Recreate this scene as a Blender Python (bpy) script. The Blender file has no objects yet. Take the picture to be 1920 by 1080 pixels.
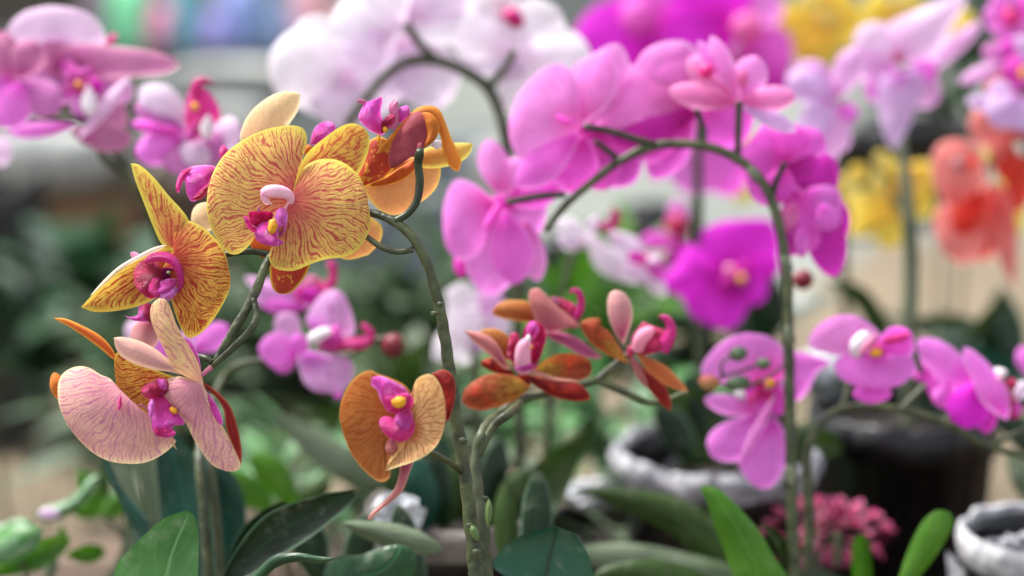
import bpy, math, random
from mathutils import Vector, Matrix, noise as mnoise
random.seed(7)
S = bpy.context.scene
COL = S.collection
R_ = math.radians
# ------------------------------------------------------------ camera
PITCH = R_(12.0); CAMZ = 0.95; FPX = 4000.0            # focal length in pixels of the 1920 px wide frame
cam = bpy.data.cameras.new('camera'); camo = bpy.data.objects.new('camera', cam); COL.objects.link(camo)
camo.location = (0, 0, CAMZ); camo.rotation_euler = (R_(90) - PITCH, 0, 0)
cam.sensor_width = 36; cam.lens = 75; cam.clip_start = 0.05; cam.clip_end = 200
cam.dof.use_dof = True; cam.dof.focus_distance = 1.195; cam.dof.aperture_fstop = 2.6
S.camera = camo
# ------------------------------------------------------------ light: bright overcast shade
W = bpy.data.worlds.new('World'); S.world = W; W.use_nodes = True
wn = W.node_tree; bg = wn.nodes['Background']
sky = wn.nodes.new('ShaderNodeTexSky'); sky.sky_type = 'NISHITA'; sky.sun_disc = False
SUN_EL, SUN_AZ = 60.0, -62.0                             # azimuth from +Y (camera's heading), negative = left
sky.sun_elevation = R_(SUN_EL); sky.sun_rotation = R_(SUN_AZ); sky.air_density = 1.0; sky.dust_density = 3.0; sky.ozone_density = 1.0
hs0 = wn.nodes.new('ShaderNodeHueSaturation'); hs0.inputs['Saturation'].default_value = .3      # overcast: the blue is washed out
wn.links.new(sky.outputs[0], hs0.inputs['Color']); wn.links.new(hs0.outputs[0], bg.inputs[0]); bg.inputs[1].default_value = 0.12
sl = bpy.data.lights.new('sun', 'SUN'); sl.energy = 2.6; sl.angle = R_(14); sl.color = (1, .97, .93)
so = bpy.data.objects.new('sun', sl); COL.objects.link(so)
sd = Vector((math.sin(R_(SUN_AZ)) * math.cos(R_(SUN_EL)), math.cos(R_(SUN_AZ)) * math.cos(R_(SUN_EL)), math.sin(R_(SUN_EL))))
so.rotation_euler = sd.to_track_quat('Z', 'Y').to_euler(); so.location = sd * 5
S.view_settings.view_transform = 'Standard'; S.view_settings.look = 'None'; S.view_settings.gamma = 1
S.view_settings.exposure = 1.5
# ------------------------------------------------------------ pixel + distance -> world point
FW = Vector((0, math.cos(PITCH), -math.sin(PITCH))); UP = Vector((0, math.sin(PITCH), math.cos(PITCH))); RT = Vector((1, 0, 0))
CAM = Vector((0, 0, CAMZ))
def at(x, y, D): return CAM + D * (FW + RT * ((x - 960) / FPX) + UP * ((540 - y) / FPX))
def dist_at_z(y, z): return (z - CAMZ) / (-math.sin(PITCH) + math.cos(PITCH) * (540 - y) / FPX)
# ------------------------------------------------------------ scene tree helpers
ORG = {}
def empty(name, loc, parent=None, **p):
    o = bpy.data.objects.new(name, None); o.empty_display_size = .02; COL.objects.link(o)
    loc = Vector(loc); ORG[o.name] = loc
    if parent: o.parent = parent; o.location = loc - ORG[parent.name]
    else: o.location = loc
    for k, v in p.items(): o[k] = v
    return o
def thing(name, label, cat, loc, group=None):
    o = empty(name, loc, label=label, category=cat)
    if group: o['group'] = group
    return o
def meshobj(name, verts, faces, mats, parent=None, attrs=None, mi=None, smooth=True, loc=None, **p):
    org = ORG[parent.name] if parent else (Vector(loc) if loc is not None else Vector((0, 0, 0)))
    me = bpy.data.meshes.new(name)
    me.from_pydata([tuple(Vector(v) - org) for v in verts], [], faces)
    for m in (mats if isinstance(mats, (list, tuple)) else [mats]): me.materials.append(m)
    if smooth: me.polygons.foreach_set('use_smooth', [True] * len(me.polygons))
    if mi: me.polygons.foreach_set('material_index', mi)
    if attrs:
        for k, vals in attrs.items():
            a = me.attributes.new(k, 'FLOAT_VECTOR', 'POINT')
            a.data.foreach_set('vector', [c for v in vals for c in v])
    me.update()
    o = bpy.data.objects.new(name, me); COL.objects.link(o)
    ORG[o.name] = org
    if parent: o.parent = parent
    else: o.location = org
    for k, v in p.items(): o[k] = v
    return o
# ------------------------------------------------------------ splines
def cr(pts, n):
    """Catmull-Rom through pts (tuples of any length), resampled to n+1 points of even arc length"""
    P = [tuple(map(float, p)) for p in pts]
    d = len(P[0])
    if len(P) == 2: return [tuple(P[0][k] + (P[1][k] - P[0][k]) * i / n for k in range(d)) for i in range(n + 1)]
    E = [tuple(2 * P[0][k] - P[1][k] for k in range(d))] + P + [tuple(2 * P[-1][k] - P[-2][k] for k in range(d))]
    out = []
    for i in range(1, len(E) - 2):
        a, b, c, e = E[i - 1], E[i], E[i + 1], E[i + 2]
        for s in range(12):
            t = s / 12; t2 = t * t; t3 = t2 * t
            out.append(tuple(.5 * (2 * b[k] + (c[k] - a[k]) * t + (2 * a[k] - 5 * b[k] + 4 * c[k] - e[k]) * t2 + (3 * b[k] - a[k] - 3 * c[k] + e[k]) * t3) for k in range(d)))
    out.append(P[-1])
    L = [0]
    for i in range(1, len(out)): L.append(L[-1] + math.dist(out[i][:2], out[i - 1][:2]) + 1e-9)
    res = []; j = 0
    for i in range(n + 1):
        s = L[-1] * i / n
        while j < len(L) - 2 and L[j + 1] < s: j += 1
        f = (s - L[j]) / (L[j + 1] - L[j]); f = max(0, min(1, f))
        res.append(tuple(out[j][k] + (out[j + 1][k] - out[j][k]) * f for k in range(d)))
    return res
CROPS = dict(p=(0, 0, 1), c2=(80, 160, 2.7), c3=(360, 160, 2.7), c4=(80, 540, 3.0), c5=(600, 640, 2.455), c6=(640, 160, 3.175), c7=(840, 520, 3.856),
             c8=(0, 780, 3), r1=(0, 0, 2.25), d1=(640, 0, 2.25), d2=(1280, 0, 2.25), d3=(820, 200, 2.7), d4=(1200, 360, 3.6), d5=(1280, 560, 2.842),
             d6=(1280, 780, 3), d7=(640, 700, 2.8235), d8=(440, 460, 3.375))
def X(c, p):
    t = CROPS[c]; return (t[0] + p[0] / t[2], t[1] + p[1] / t[2]) + tuple(p[2:])
# ------------------------------------------------------------ petal / leaf patch
def patch(name, L, Rr, mat, parent, D, c='p', side='F', zb=0, zt=0, bulge=4, curl=0, nu=22, nv=12, fan=None, ruf=.5, rf=60, mid=None, seed=None):
    """L: outline from base to tip down one side, Rr: interior points of the other side (crop pixels, optional third value = mm towards the camera)."""
    L = [X(c, p) for p in L]; Rr = [X(c, p) for p in Rr]
    full = lambda p: (p[0], p[1], p[2] if len(p) > 2 else 0.0)
    L = [full(p) for p in L]; Rr = [L[0]] + [full(p) for p in Rr] + [L[-1]]
    A = cr(L, nu); B = cr(Rr, nu)
    M = cr([full(X(c, p)) for p in mid], nu) if mid else None
    seed = random.random() if seed is None else seed
    if name.startswith('lip') and ruf == .5: ruf, rf = 1.5, 230
    base, tip = A[0], A[-1]
    fo = X(c, fan)[:2] if fan else base[:2]
    size = max(math.dist(a[:2], base[:2]) for a in A + B) + 1e-6
    ax = ((tip[0] - base[0]), (tip[1] - base[1]))
    if fan:
        cx = sum(a[0] for a in A + B) / (2 * nu + 2); cy = sum(a[1] for a in A + B) / (2 * nu + 2); ax = (cx - fo[0], cy - fo[1])
    a0 = math.atan2(ax[1], ax[0])
    px = []
    for i in range(nu + 1):
        u = i / nu; a, b = A[i], B[i]
        for j in range(nv + 1):
            v = -1 + 2 * j / nv; w = (v + 1) / 2
            if M:
                m = M[i]; l0 = (v * v - v) / 2; l1 = 1 - v * v; l2 = (v * v + v) / 2
                x, y, z = (a[k] * l0 + m[k] * l1 + b[k] * l2 for k in range(3))
            else:
                x, y, z = (a[k] * (1 - w) + b[k] * w for k in range(3))
            hw = math.dist(a[:2], b[:2]) / 2
            z += zb + (zt - zb) * u + bulge * (1 - v * v) * min(1, math.sin(math.pi * min(1, u * .94 + .06)) * 1.25) + curl * (v ** 4) * math.sin(math.pi * u) + curl * .6 * max(0, u - .8) / .2 * (u ** 2)
            e = (1 - abs(v)) * hw / size
            px.append((x, y, z, u, v, e))
    verts = []; pv = []; pe = []
    for (x, y, z, u, v, e) in px:
        p = at(x, y, D)
        n1 = mnoise.noise(Vector((p.x * rf, p.z * rf, seed * 40)))
        z2 = z + ruf * (n1 * 1.6 + .4 * mnoise.noise(Vector((p.x * rf * 3, p.z * rf * 3, seed * 9)))) * (.4 + .9 * abs(v)) * min(1, u * 3)
        verts.append(at(x, y, D - z2 / 1000))
        dx, dy = x - fo[0], y - fo[1]
        th = math.atan2(dy, dx) - a0
        th = (th + math.pi) % (2 * math.pi) - math.pi
        pv.append((th, math.hypot(dx, dy) / size, seed)); pe.append((e, u, v))
    faces = []
    for i in range(nu):
        for j in range(nv):
            q = (i * (nv + 1) + j, (i + 1) * (nv + 1) + j, (i + 1) * (nv + 1) + j + 1, i * (nv + 1) + j + 1)
            faces.append(q)
    # orientation: side F = the face of the petal looks at the camera
    s = 0
    for q in faces:
        n = (verts[q[1]] - verts[q[0]]).cross(verts[q[3]] - verts[q[0]]); s += n.dot(CAM - verts[q[0]])
    if (s < 0) == (side == 'F'): faces = [q[::-1] for q in faces]
    return meshobj(name, verts, faces, mat, parent, {'pv': pv, 'pe': pe})
def qp(name, bx, by, tx, ty, w, mat, parent, D, c='p', zb=0, zt=0, peak=.58, rnd=.6, bend=0, **k):
    """petal from base to tip with a width profile; w in crop pixels"""
    dx, dy = tx - bx, ty - by; l = math.hypot(dx, dy) + 1e-6; nx, ny = -dy / l, dx / l
    pw = math.log(.5) / math.log(peak)
    L = []; Rr = []
    for i in range(15):
        u = (1 - math.cos(math.pi * i / 14)) / 2
        h = w / 2 * (max(0, math.sin(math.pi * u ** pw)) ** rnd); bo = bend * math.sin(math.pi * u)
        L.append((bx + dx * u + nx * (h + bo), by + dy * u + ny * (h + bo)))
        Rr.append((bx + dx * u + nx * (bo - h), by + dy * u + ny * (bo - h)))
    k.setdefault('nu', 14); k.setdefault('nv', 8)
    return patch(name, L, Rr[1:-1], mat, parent, D, c, zb=zb, zt=zt, **k)
def tube(name, pts, mat, parent, D, c='p', seg=12, n=None, lump=0.0, kinds=None, **p):
    """pts: (x, y, z mm towards camera, radius in crop px)"""
    P = [X(c, (q[0], q[1])) + (q[2], q[3] / CROPS[c][2]) for q in pts]
    n = n or max(10, len(P) * 7)
    Q = cr(P, n)
    ctr = [at(q[0], q[1], D - q[2] / 1000) for q in Q]; rad = [max(1e-5, q[3] * (D - q[2] / 1000) / FPX) for q in Q]
    verts = []; pv = []
    s = 0
    ref = Vector((0, 1, 0))
    for i, (pc, r) in enumerate(zip(ctr, rad)):
        t = (ctr[min(i + 1, n)] - ctr[max(i - 1, 0)]).normalized()
        if i: s += (pc - ctr[i - 1]).length
        b = t.cross(ref)
        if b.length < .05: b = t.cross(RT)
        b.normalize(); d2 = b.cross(t)
        for j in range(seg):
            a = 2 * math.pi * j / seg
            rr = r * (1 + lump * mnoise.noise(Vector((s * 130, a * .7, r * 900))))
            verts.append(pc + b * math.cos(a) * rr + d2 * math.sin(a) * rr); pv.append((s, a, r))
    faces = [(i * seg + j, i * seg + (j + 1) % seg, (i + 1) * seg + (j + 1) % seg, (i + 1) * seg + j) for i in range(n) for j in range(seg)]
    faces += [tuple(range(seg))[::-1], tuple(n * seg + j for j in range(seg))]
    pe = [(.2, .5, 0)] * len(verts)
    return meshobj(name, verts, faces, mat, parent, {'pv': pv, 'pe': pe}, **p)
def blob(name, x, y, rx, ry, mat, parent, D, c='p', rot=0, z=0, depth=None, lump=.12, fr=2.0, seed=1, **p):
    x, y = X(c, (x, y)); sc = D / FPX / CROPS[c][2]; rx *= sc; ry *= sc; rz = depth * sc if depth else (rx + ry) / 2
    ct = at(x, y, D - z / 1000); ca, sa = math.cos(R_(rot)), math.sin(R_(rot)); verts = []; nu, nv = 14, 18
    for i in range(nu + 1):
        for j in range(nv):
            a = math.pi * i / nu; b = 2 * math.pi * j / nv
            q = Vector((math.sin(a) * math.cos(b), math.cos(a), math.sin(a) * math.sin(b)))
            k = 1 + lump * mnoise.noise(q * fr + Vector((seed * 3.1, 0, 0)))
            q = q * k; lx, ly, lz = q.x * rx, q.y * ry, q.z * rz
            verts.append(ct + RT * (lx * ca - ly * sa) + UP * (-(lx * sa + ly * ca)) * -1 - FW * lz)
    faces = [(i * nv + j, (i + 1) * nv + j, (i + 1) * nv + (j + 1) % nv, i * nv + (j + 1) % nv) for i in range(nu) for j in range(nv)]
    return meshobj(name, verts, faces, mat, parent, {'pv': [(0, .5, seed)] * len(verts), 'pe': [(.2, .5, 0)] * len(verts)}, **p)
# ------------------------------------------------------------ materials
def C(h):
    h = h.lstrip('#'); r = []
    for i in (0, 2, 4):
        v = int(h[i:i + 2], 16) / 255; r.append(v / 12.92 if v <= .04045 else ((v + .055) / 1.055) ** 2.4)
    return (*r, 1)
class G:
    def __init__(s, name):
        s.m = bpy.data.materials.new(name); s.m.use_nodes = True; s.t = s.m.node_tree; s.t.nodes.clear()
        s.out = s.n('ShaderNodeOutputMaterial')
    def n(s, t, **k):
        x = s.t.nodes.new(t)
        for a, v in k.items(): setattr(x, a, v)
        return x
    def l(s, a, b): s.t.links.new(a, b)
    def put(s, v, sock):
        if hasattr(v, 'is_linked') or hasattr(v, 'links'): s.l(v, sock)
        else: sock.default_value = v
    def math(s, op, a, b=0.0, c=None, clamp=False):
        x = s.n('ShaderNodeMath', operation=op, use_clamp=clamp); s.put(a, x.inputs[0]); s.put(b, x.inputs[1])
        if c is not None: s.put(c, x.inputs[2])
        return x.outputs[0]
    def step(s, v, lo, hi, a=0.0, b=1.0):
        x = s.n('ShaderNodeMapRange', interpolation_type='SMOOTHSTEP'); s.put(v, x.inputs[0])
        for i, q in enumerate((lo, hi, a, b)): s.put(q, x.inputs[i + 1])
        return x.outputs[0]
    def mix(s, f, a, b, mode='MIX'):
        x = s.n('ShaderNodeMix', data_type='RGBA', blend_type=mode); s.put(f, x.inputs[0]); s.put(a, x.inputs[6]); s.put(b, x.inputs[7]); return x.outputs[2]
    def attr(s, nm): return s.n('ShaderNodeAttribute', attribute_name=nm).outputs['Vector']
    def sep(s, v): x = s.n('ShaderNodeSeparateXYZ'); s.l(v, x.inputs[0]); return x.outputs
    def comb(s, a, b, c): 
        x = s.n('ShaderNodeCombineXYZ')
        for i, q in enumerate((a, b, c)): s.put(q, x.inputs[i])
        return x.outputs[0]
    def noise(s, vec, sc, det=2, out=0, **k):
        x = s.n('ShaderNodeTexNoise'); x.inputs['Scale'].default_value = sc; x.inputs['Detail'].default_value = det
        for a, v in k.items(): x.inputs[a].default_value = v
        if vec is not None: s.l(vec, x.inputs['Vector'])
        return x.outputs[out]
    def bump(s, h, st, d=.001):
        x = s.n('ShaderNodeBump'); x.inputs['Strength'].default_value = st; x.inputs['Distance'].default_value = d; s.l(h, x.inputs['Height']); return x.outputs[0]
    def obj(s): return s.n('ShaderNodeTexCoord').outputs['Object']
def face_col(g, th, r, sd, e, spec):
    """colour of one face of a petal: rim / mid / base, with branching veins fanning from the base"""
    rim, mid, base = (C(x) for x in spec['c'])
    obn = g.noise(g.obj(), 45, 3)
    col = g.mix(g.step(g.math('ADD', r, g.math('MULTIPLY', g.math('SUBTRACT', obn, .5), .3)), spec.get('b0', .05), spec.get('b1', .5)), base, mid)
    rw = spec.get('rw', .07)
    col = g.mix(g.step(g.math('ADD', e, g.math('MULTIPLY', g.math('SUBTRACT', obn, .5), rw)), 0, rw, 1.0, 0.0), col, rim)
    ve = spec.get('v')
    m = None
    if ve:
        vc, amt, kt, kr = C(ve[0]), ve[1], ve[2], ve[3]; wd = ve[4] if len(ve) > 4 else 1
        nz = g.sep(g.noise(g.comb(g.math('MULTIPLY_ADD', th, 2.2, g.math('MULTIPLY', sd, 31)), g.math('MULTIPLY', r, 2.6), sd), 1.0, 1, out=1))
        nf = g.sep(g.noise(g.comb(g.math('MULTIPLY_ADD', th, 9, g.math('MULTIPLY', sd, 31)), g.math('MULTIPLY', r, 11), sd), 1.0, 2, out=1))
        sp1 = .55 / kt
        t2 = g.math('ADD', th, g.math('ADD', g.math('MULTIPLY', g.math('SUBTRACT', nz[0], .5), .5), g.math('MULTIPLY', g.math('SUBTRACT', nf[0], .5), 1.05 * sp1)))
        rw_ = g.math('ADD', r, g.math('MULTIPLY', g.math('SUBTRACT', nf[1], .5), .25))
        def lines(k, off, w0, w1, r0, r1):
            tri = g.math('ABSOLUTE', g.math('SUBTRACT', g.math('FRACT', g.math('MULTIPLY_ADD', t2, k, off)), .5))     # 0 on the vein
            on = g.step(rw_, r0, r1)
            wid = g.math('MULTIPLY', g.step(r, .15, 1.0, w0, w1), on)
            wid = g.math('MULTIPLY', wid, g.step(nf[2], .34, .62, .45, 1.25))
            return g.step(g.math('SUBTRACT', tri, wid), -.05, .05, 1.0, 0.0)
        l1 = lines(kt * .62, .13, .22 * wd, .085 * wd, -.1, .0)
        l2 = g.math('MULTIPLY', lines(kt * 1.24, .76, .20 * wd, .12 * wd, .30, .5), .95)
        l3 = g.math('MULTIPLY', lines(kt * 2.48, .02, .2 * wd, .17 * wd, .58, .85), .8)
        # short cross links and dots between the veins
        vo = g.n('ShaderNodeTexVoronoi', voronoi_dimensions='2D', feature='DISTANCE_TO_EDGE'); vo.inputs['Scale'].default_value = 1
        g.l(g.comb(g.math('MULTIPLY_ADD', t2, kt * 1.5, g.math('MULTIPLY', sd, 37)), g.math('MULTIPLY_ADD', rw_, kr * 4.2, g.math('MULTIPLY', sd, 11)), 0.0), vo.inputs['Vector'])
        l4 = g.math('MULTIPLY', g.step(vo.outputs['Distance'], .03, .15 * wd, 1.0, 0.0), g.step(nf[1], .40, .56, .0, .8))
        m = g.math('MAXIMUM', g.math('MAXIMUM', l1, l2), g.math('MAXIMUM', l3, l4))
        brk = g.step(g.noise(g.comb(g.math('MULTIPLY', th, 20), g.math('MULTIPLY', r, 12), sd), 1.0, 2), .3, .48, .45, 1.0)
        m = g.math('MULTIPLY', m, brk)
        m = g.math('MULTIPLY', m, g.step(e, ve[5] * .4 if len(ve) > 5 else .01, ve[5] * 1.6 if len(ve) > 5 else .045))
        m = g.math('MULTIPLY', m, amt)
        col = g.mix(m, col, vc)
    sp = spec.get('s')
    if sp:
        f = g.step(g.noise(g.obj(), sp[2], 4, Roughness=.65), sp[3] if len(sp) > 3 else .5, (sp[3] if len(sp) > 3 else .5) + .07)
        f = g.math('MULTIPLY', f, g.step(e, .03, .11)); f = g.math('MULTIPLY', f, sp[1])
        col = g.mix(f, col, C(sp[0]))
    return col, m
def petal_mat(name, F, B=None, tr=.35, rough=.6, bump=.25, spec=.16):
    g = G(name); pv = g.sep(g.attr('pv')); pe = g.sep(g.attr('pe'))
    cf, mf = face_col(g, pv[0], pv[1], pv[2], pe[0], F)
    if B:
        cb, mb = face_col(g, pv[0], pv[1], pv[2], pe[0], B)
        geo = g.n('ShaderNodeNewGeometry'); col = g.mix(geo.outputs['Backfacing'], cf, cb)
    else: col = cf
    # soft mottling of the petal itself
    mo = g.math('ADD', g.math('MULTIPLY', g.noise(g.obj(), 60, 3), .6), g.math('MULTIPLY', g.noise(g.obj(), 1100, 2), .4)); hs = g.n('ShaderNodeHueSaturation'); g.l(col, hs.inputs['Color']); g.l(g.step(mo, .35, .65, .88, 1.08), hs.inputs['Value'])
    col = hs.outputs[0]
    p = g.n('ShaderNodeBsdfPrincipled'); g.l(col, p.inputs['Base Color']); p.inputs['Roughness'].default_value = rough
    p.inputs['Specular IOR Level'].default_value = spec
    wv = g.n('ShaderNodeTexNoise', noise_dimensions='2D'); g.l(g.comb(g.math('MULTIPLY', pv[0], 14), g.math('MULTIPLY', pv[1], 2.0), pv[2]), wv.inputs['Vector']); wv.inputs['Scale'].default_value = 2.2
    h = wv.outputs[0]
    if mf is not None: h = g.math('SUBTRACT', h, g.math('MULTIPLY', mf, .6))
    g.l(g.bump(h, bump, .0012), p.inputs['Normal'])
    t = g.n('ShaderNodeBsdfTranslucent'); g.l(col, t.inputs[0])
    ms = g.n('ShaderNodeMixShader'); ms.inputs[0].default_value = tr; g.l(p.outputs[0], ms.inputs[1]); g.l(t.outputs[0], ms.inputs[2]); g.l(ms.outputs[0], g.out.inputs[0])
    return g.m
def leaf_mat(name, c1, c2, rib=None, rough=.35, tr=.15, edge=None, spec=.5, vari=None):
    g = G(name); pe = g.sep(g.attr('pe')); pv = g.sep(g.attr('pv'))
    n = g.noise(g.obj(), 25, 4)
    col = g.mix(g.step(n, .35, .65), C(c1), C(c2))
    av = g.math('ABSOLUTE', pe[2])
    vv = g.math('SINE', g.math('ADD', g.math('MULTIPLY', av, 14), g.math('MULTIPLY', pe[1], -30)))
    col = g.mix(g.math('MULTIPLY', g.step(vv, .7, 1), .12), col, C(rib or c2))
    if vari: col = g.mix(g.step(g.noise(g.comb(g.math('MULTIPLY', pe[2], 2.5), g.math('MULTIPLY', pe[1], 1.2), pv[2]), 2.2, 3), .5, .56), col, C(vari))
    if rib: col = g.mix(g.step(av, .02, .07, .8, 0.0), col, C(rib))
    if edge: col = g.mix(g.step(av, .86, .97), col, C(edge))
    du = g.step(g.noise(g.obj(), 70, 5, Roughness=.7), .52, .75)                       # dust and dried water marks
    col = g.mix(g.math('MULTIPLY', du, .22), col, C('#a8ac98'))
    p = g.n('ShaderNodeBsdfPrincipled'); g.l(col, p.inputs['Base Color']); g.l(g.math('MULTIPLY_ADD', du, .3, rough + .05), p.inputs['Roughness']); p.inputs['Specular IOR Level'].default_value = spec * .7
    h = g.math('ADD', g.step(av, 0, .12), g.math('MULTIPLY', vv, .12)); g.l(g.bump(h, .35, .002), p.inputs['Normal'])
    t = g.n('ShaderNodeBsdfTranslucent'); g.l(col, t.inputs[0])
    ms = g.n('ShaderNodeMixShader'); ms.inputs[0].default_value = tr; g.l(p.outputs[0], ms.inputs[1]); g.l(t.outputs[0], ms.inputs[2]); g.l(ms.outputs[0], g.out.inputs[0])
    return g.m
def plain(name, c1, c2, sc=20, rough=.6, bump=.3, bd=.002, det=4, spec=.4, metal=0, lo=.35, hi=.65):
    g = G(name); n = g.noise(g.obj(), sc, det); col = g.mix(g.step(n, lo, hi), C(c1), C(c2))
    p = g.n('ShaderNodeBsdfPrincipled'); g.l(col, p.inputs['Base Color']); p.inputs['Roughness'].default_value = rough; p.inputs['Specular IOR Level'].default_value = spec; p.inputs['Metallic'].default_value = metal
    if bump: g.l(g.bump(g.noise(g.obj(), sc * 3, 5), bump, bd), p.inputs['Normal'])
    g.l(p.outputs[0], g.out.inputs[0]); return g.m
VEIN = '#b03844'
M_ORG = petal_mat('orange veined petal', dict(c=('#d8c75c', '#deb766', '#c25c58'), b0=.05, b1=.68, rw=.16, v=(VEIN, .9, 9.4, 3.0, .78, .035)),
                  dict(c=('#e6c9a0', '#dba98c', '#c98a86'), b0=.0, b1=.5, v=('#b0628a', .6, 8.0, 2.6, .75, .02)), tr=.3)
M_ORGB = petal_mat('deep orange veined petal', dict(c=('#d8bc50', '#d2a048', '#b84c38'), b0=.1, b1=.7, rw=.15, v=('#9c2420', .9, 9.4, 3.0, .95, .035)),
                   dict(c=('#e6c9a0', '#dba98c', '#c98a86'), v=('#b0628a', .6, 8.0, 2.6, .75, .02)), tr=.3)
M_SEP = petal_mat('yellow spotted sepal', dict(c=('#d8c654', '#dcb050', '#c8604a'), b0=.0, b1=.55, rw=.12, v=('#b4393a', .85, 8.0, 3.6, .8, .04), s=('#bc4440', .7, 260, .54)),
                  dict(c=('#ecdcae', '#e6c696', '#dcae8a')), tr=.35)
M_RED = petal_mat('red centred sepal', dict(c=('#d8b040', '#a83c2a', '#9c2c20'), b0=.0, b1=.6, rw=.055, s=('#d8a040', .75, 260, .56)),
                  dict(c=('#dcae8a', '#d0806c', '#b86478')), tr=.3)
M_THIN = petal_mat('orange red sepal', dict(c=('#e0983a', '#c8602a', '#c05024'), rw=.04, s=('#b03a24', .7, 220, .5)), dict(c=('#e0b094', '#d09080', '#c07a80')), tr=.3)
M_PINKB = petal_mat('dusty pink petal', dict(c=('#e8caa2', '#dcaa9a', '#cc8c92'), b0=.2, b1=.8, rw=.09, v=('#b2668e', .75, 9.5, 1.6, .7, .01)),
                    dict(c=('#dcb432', '#d98f2c', '#b03c24'), v=('#962018', .88, 9.0, 3.0, .9, .03)), tr=.28)
M_CREAMV = petal_mat('cream petal with pink veins', dict(c=('#e6c092', '#e4c08c', '#d69a86'), b0=0, b1=.3, rw=.04, v=('#bc5c7c', .72, 8.0, 5.0, .65, .01)),
                     dict(c=('#dcb432', '#d98f2c', '#b03c24')), tr=.28)
M_CREAM = petal_mat('pale cream petal', dict(c=('#f2e2b4', '#eacf9e', '#e6b98c'), b0=0, b1=.8, v=('#d8a070', .25, 9, 2)), None, tr=.45)
M_PEACH = petal_mat('peach petal', dict(c=('#e2c05c', '#dd9c60', '#c9653e'), b0=.1, b1=.7, rw=.08, v=('#c4684a', .2, 9, 3)), None, tr=.35)
M_MAUVESH = petal_mat('mauve shaded petal back', dict(c=('#b05a50', '#8e3c48', '#84304a'), b0=0, b1=.3, rw=.05, s=('#9a4c50', .4, 240)), None, tr=.22)  # mauve brown has the shade on flower D's back painted in
M_AMBER = petal_mat('amber petal', dict(c=('#da9436', '#c87430', '#bf6228'), rw=.05), None, tr=.35)
M_ORE = petal_mat('rusty orange petal', dict(c=('#cc9250', '#b4743c', '#94421e'), b0=.1, b1=.75, rw=.05, v=('#984020', .6, 8, 3.2, 1)), None, tr=.3)
M_CRE2 = petal_mat('cream yellow petal', dict(c=('#ecd294', '#e8c084', '#c0522c'), b0=.05, b1=.4, rw=.06, v=('#a84a2c', .65, 7, 3.2, 1)), None, tr=.3)
M_ROST = petal_mat('rust petal yellow base', dict(c=('#a85634', '#9a5030', '#b8983c'), b0=.15, b1=.7, rw=.06, v=('#842c1c', .75, 8, 3, 1.2), s=('#c83a28', .5, 120, .52)), dict(c=('#d89a90', '#c87078', '#b05070')), tr=.28)
M_CRIM = petal_mat('crimson petal', dict(c=('#a84a30', '#7c1c1c', '#5c1018'), b0=0, b1=.4, rw=.03, s=('#c23c26', .5, 160)), None, tr=.25)
M_DUST = petal_mat('dusty rose petal', dict(c=('#cc9486', '#bc7474', '#984060'), b0=0, b1=.6, rw=.05), None, tr=.3)
M_PALE = petal_mat('pale rose petal', dict(c=('#dcb4a8', '#cc9494', '#ac4a6c'), b0=.1, b1=.8, rw=.05), None, tr=.3)
def lipm(n, a, b, c): return petal_mat(n, dict(c=(a, b, c), b0=0, b1=.8, rw=.05, v=(c, .5, 8, 3, 1, .01), s=(a, .5, 150, .55)), None, tr=.3, rough=.38, bump=.9, spec=.5)
M_LIP = lipm('magenta lip', '#f890ec', '#ea54d2', '#e0288c'); M_LIPR = lipm('crimson lip', '#e44c94', '#c41c60', '#a81038'); M_LIPV = lipm('violet lip', '#f4aef0', '#ea88e2', '#dc58c8')
M_LIPH = lipm('hot pink lip', '#f45cbc', '#ec34a0', '#d81870'); M_LIPP = lipm('pale pink lip', '#f4b8d8', '#f090c0', '#e880b0')
M_COLM = petal_mat('white pink column', dict(c=('#f4d4e0', '#f0bed2', '#e48fb4'), b0=0, b1=.9), None, tr=.2, rough=.4)
M_CAL = plain('yellow callus', '#e0a010', '#d08a18', 300, .5, .2, .0006)
M_WHITE = petal_mat('white column', dict(c=('#f4f0f2', '#f0e8ee', '#e8d4e0')), None, tr=.2)
def pm(n, rim, mid, base, **k): return petal_mat(n, dict(c=(rim, mid, base), b0=k.pop('b0', 0.0), b1=k.pop('b1', .6), rw=k.pop('rw', .06), v=(base, .35, 8, 2, .8, .02), **k), None, tr=.5, bump=.15)
M_PK = pm('bright pink petal', '#f8b0f4', '#f292ea', '#dc40aa'); M_PK2 = pm('pale pink petal', '#f8b8f0', '#f49ee6', '#e464bc'); M_PKM = pm('deep pink petal', '#fa90ee', '#f26ce0', '#da38ac')
M_PKD = pm('dark magenta petal', '#e850d0', '#d83cc0', '#b01c88'); M_ROSE = pm('rosy petal', '#f6b4dc', '#f094cc', '#dc5ca8')
M_MAG = pm('vivid magenta petal', '#fa4cf4', '#f23ce8', '#cc1cac'); M_LAV = pm('lavender petal', '#f4ccf2', '#eeb8ea', '#dc80cc', b1=.35); M_LAV2 = pm('lilac petal', '#eaDCf6', '#e4c8f0', '#cc74c8', b1=.3)
M_VIO = pm('orchid violet petal', '#faa8f4', '#f48aea', '#e44ccc', b1=.5)
M_WP = pm('white petal', '#fcfafc', '#faf4fa', '#f0d8ec', b1=.5); M_WL = pm('white lilac petal', '#f6eef8', '#f0e2f4', '#e4b8dc')
M_PL = pm('pale mauve petal', '#ecb4dc', '#da8ccc', '#b048a4'); M_PLR = pm('pale rose mauve petal', '#e0a4bc', '#cf86b0', '#b04890'); M_PLW = pm('blush white petal', '#fae4fa', '#f4d4f2', '#eab4e4')
M_SPOT = petal_mat('spotted pink petal', dict(c=('#e6bce2', '#dfa4dc', '#cf5cc8'), b0=0, b1=.6, rw=.05, s=('#cc44bc', .6, 90, .56)), None, tr=.4)
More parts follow.
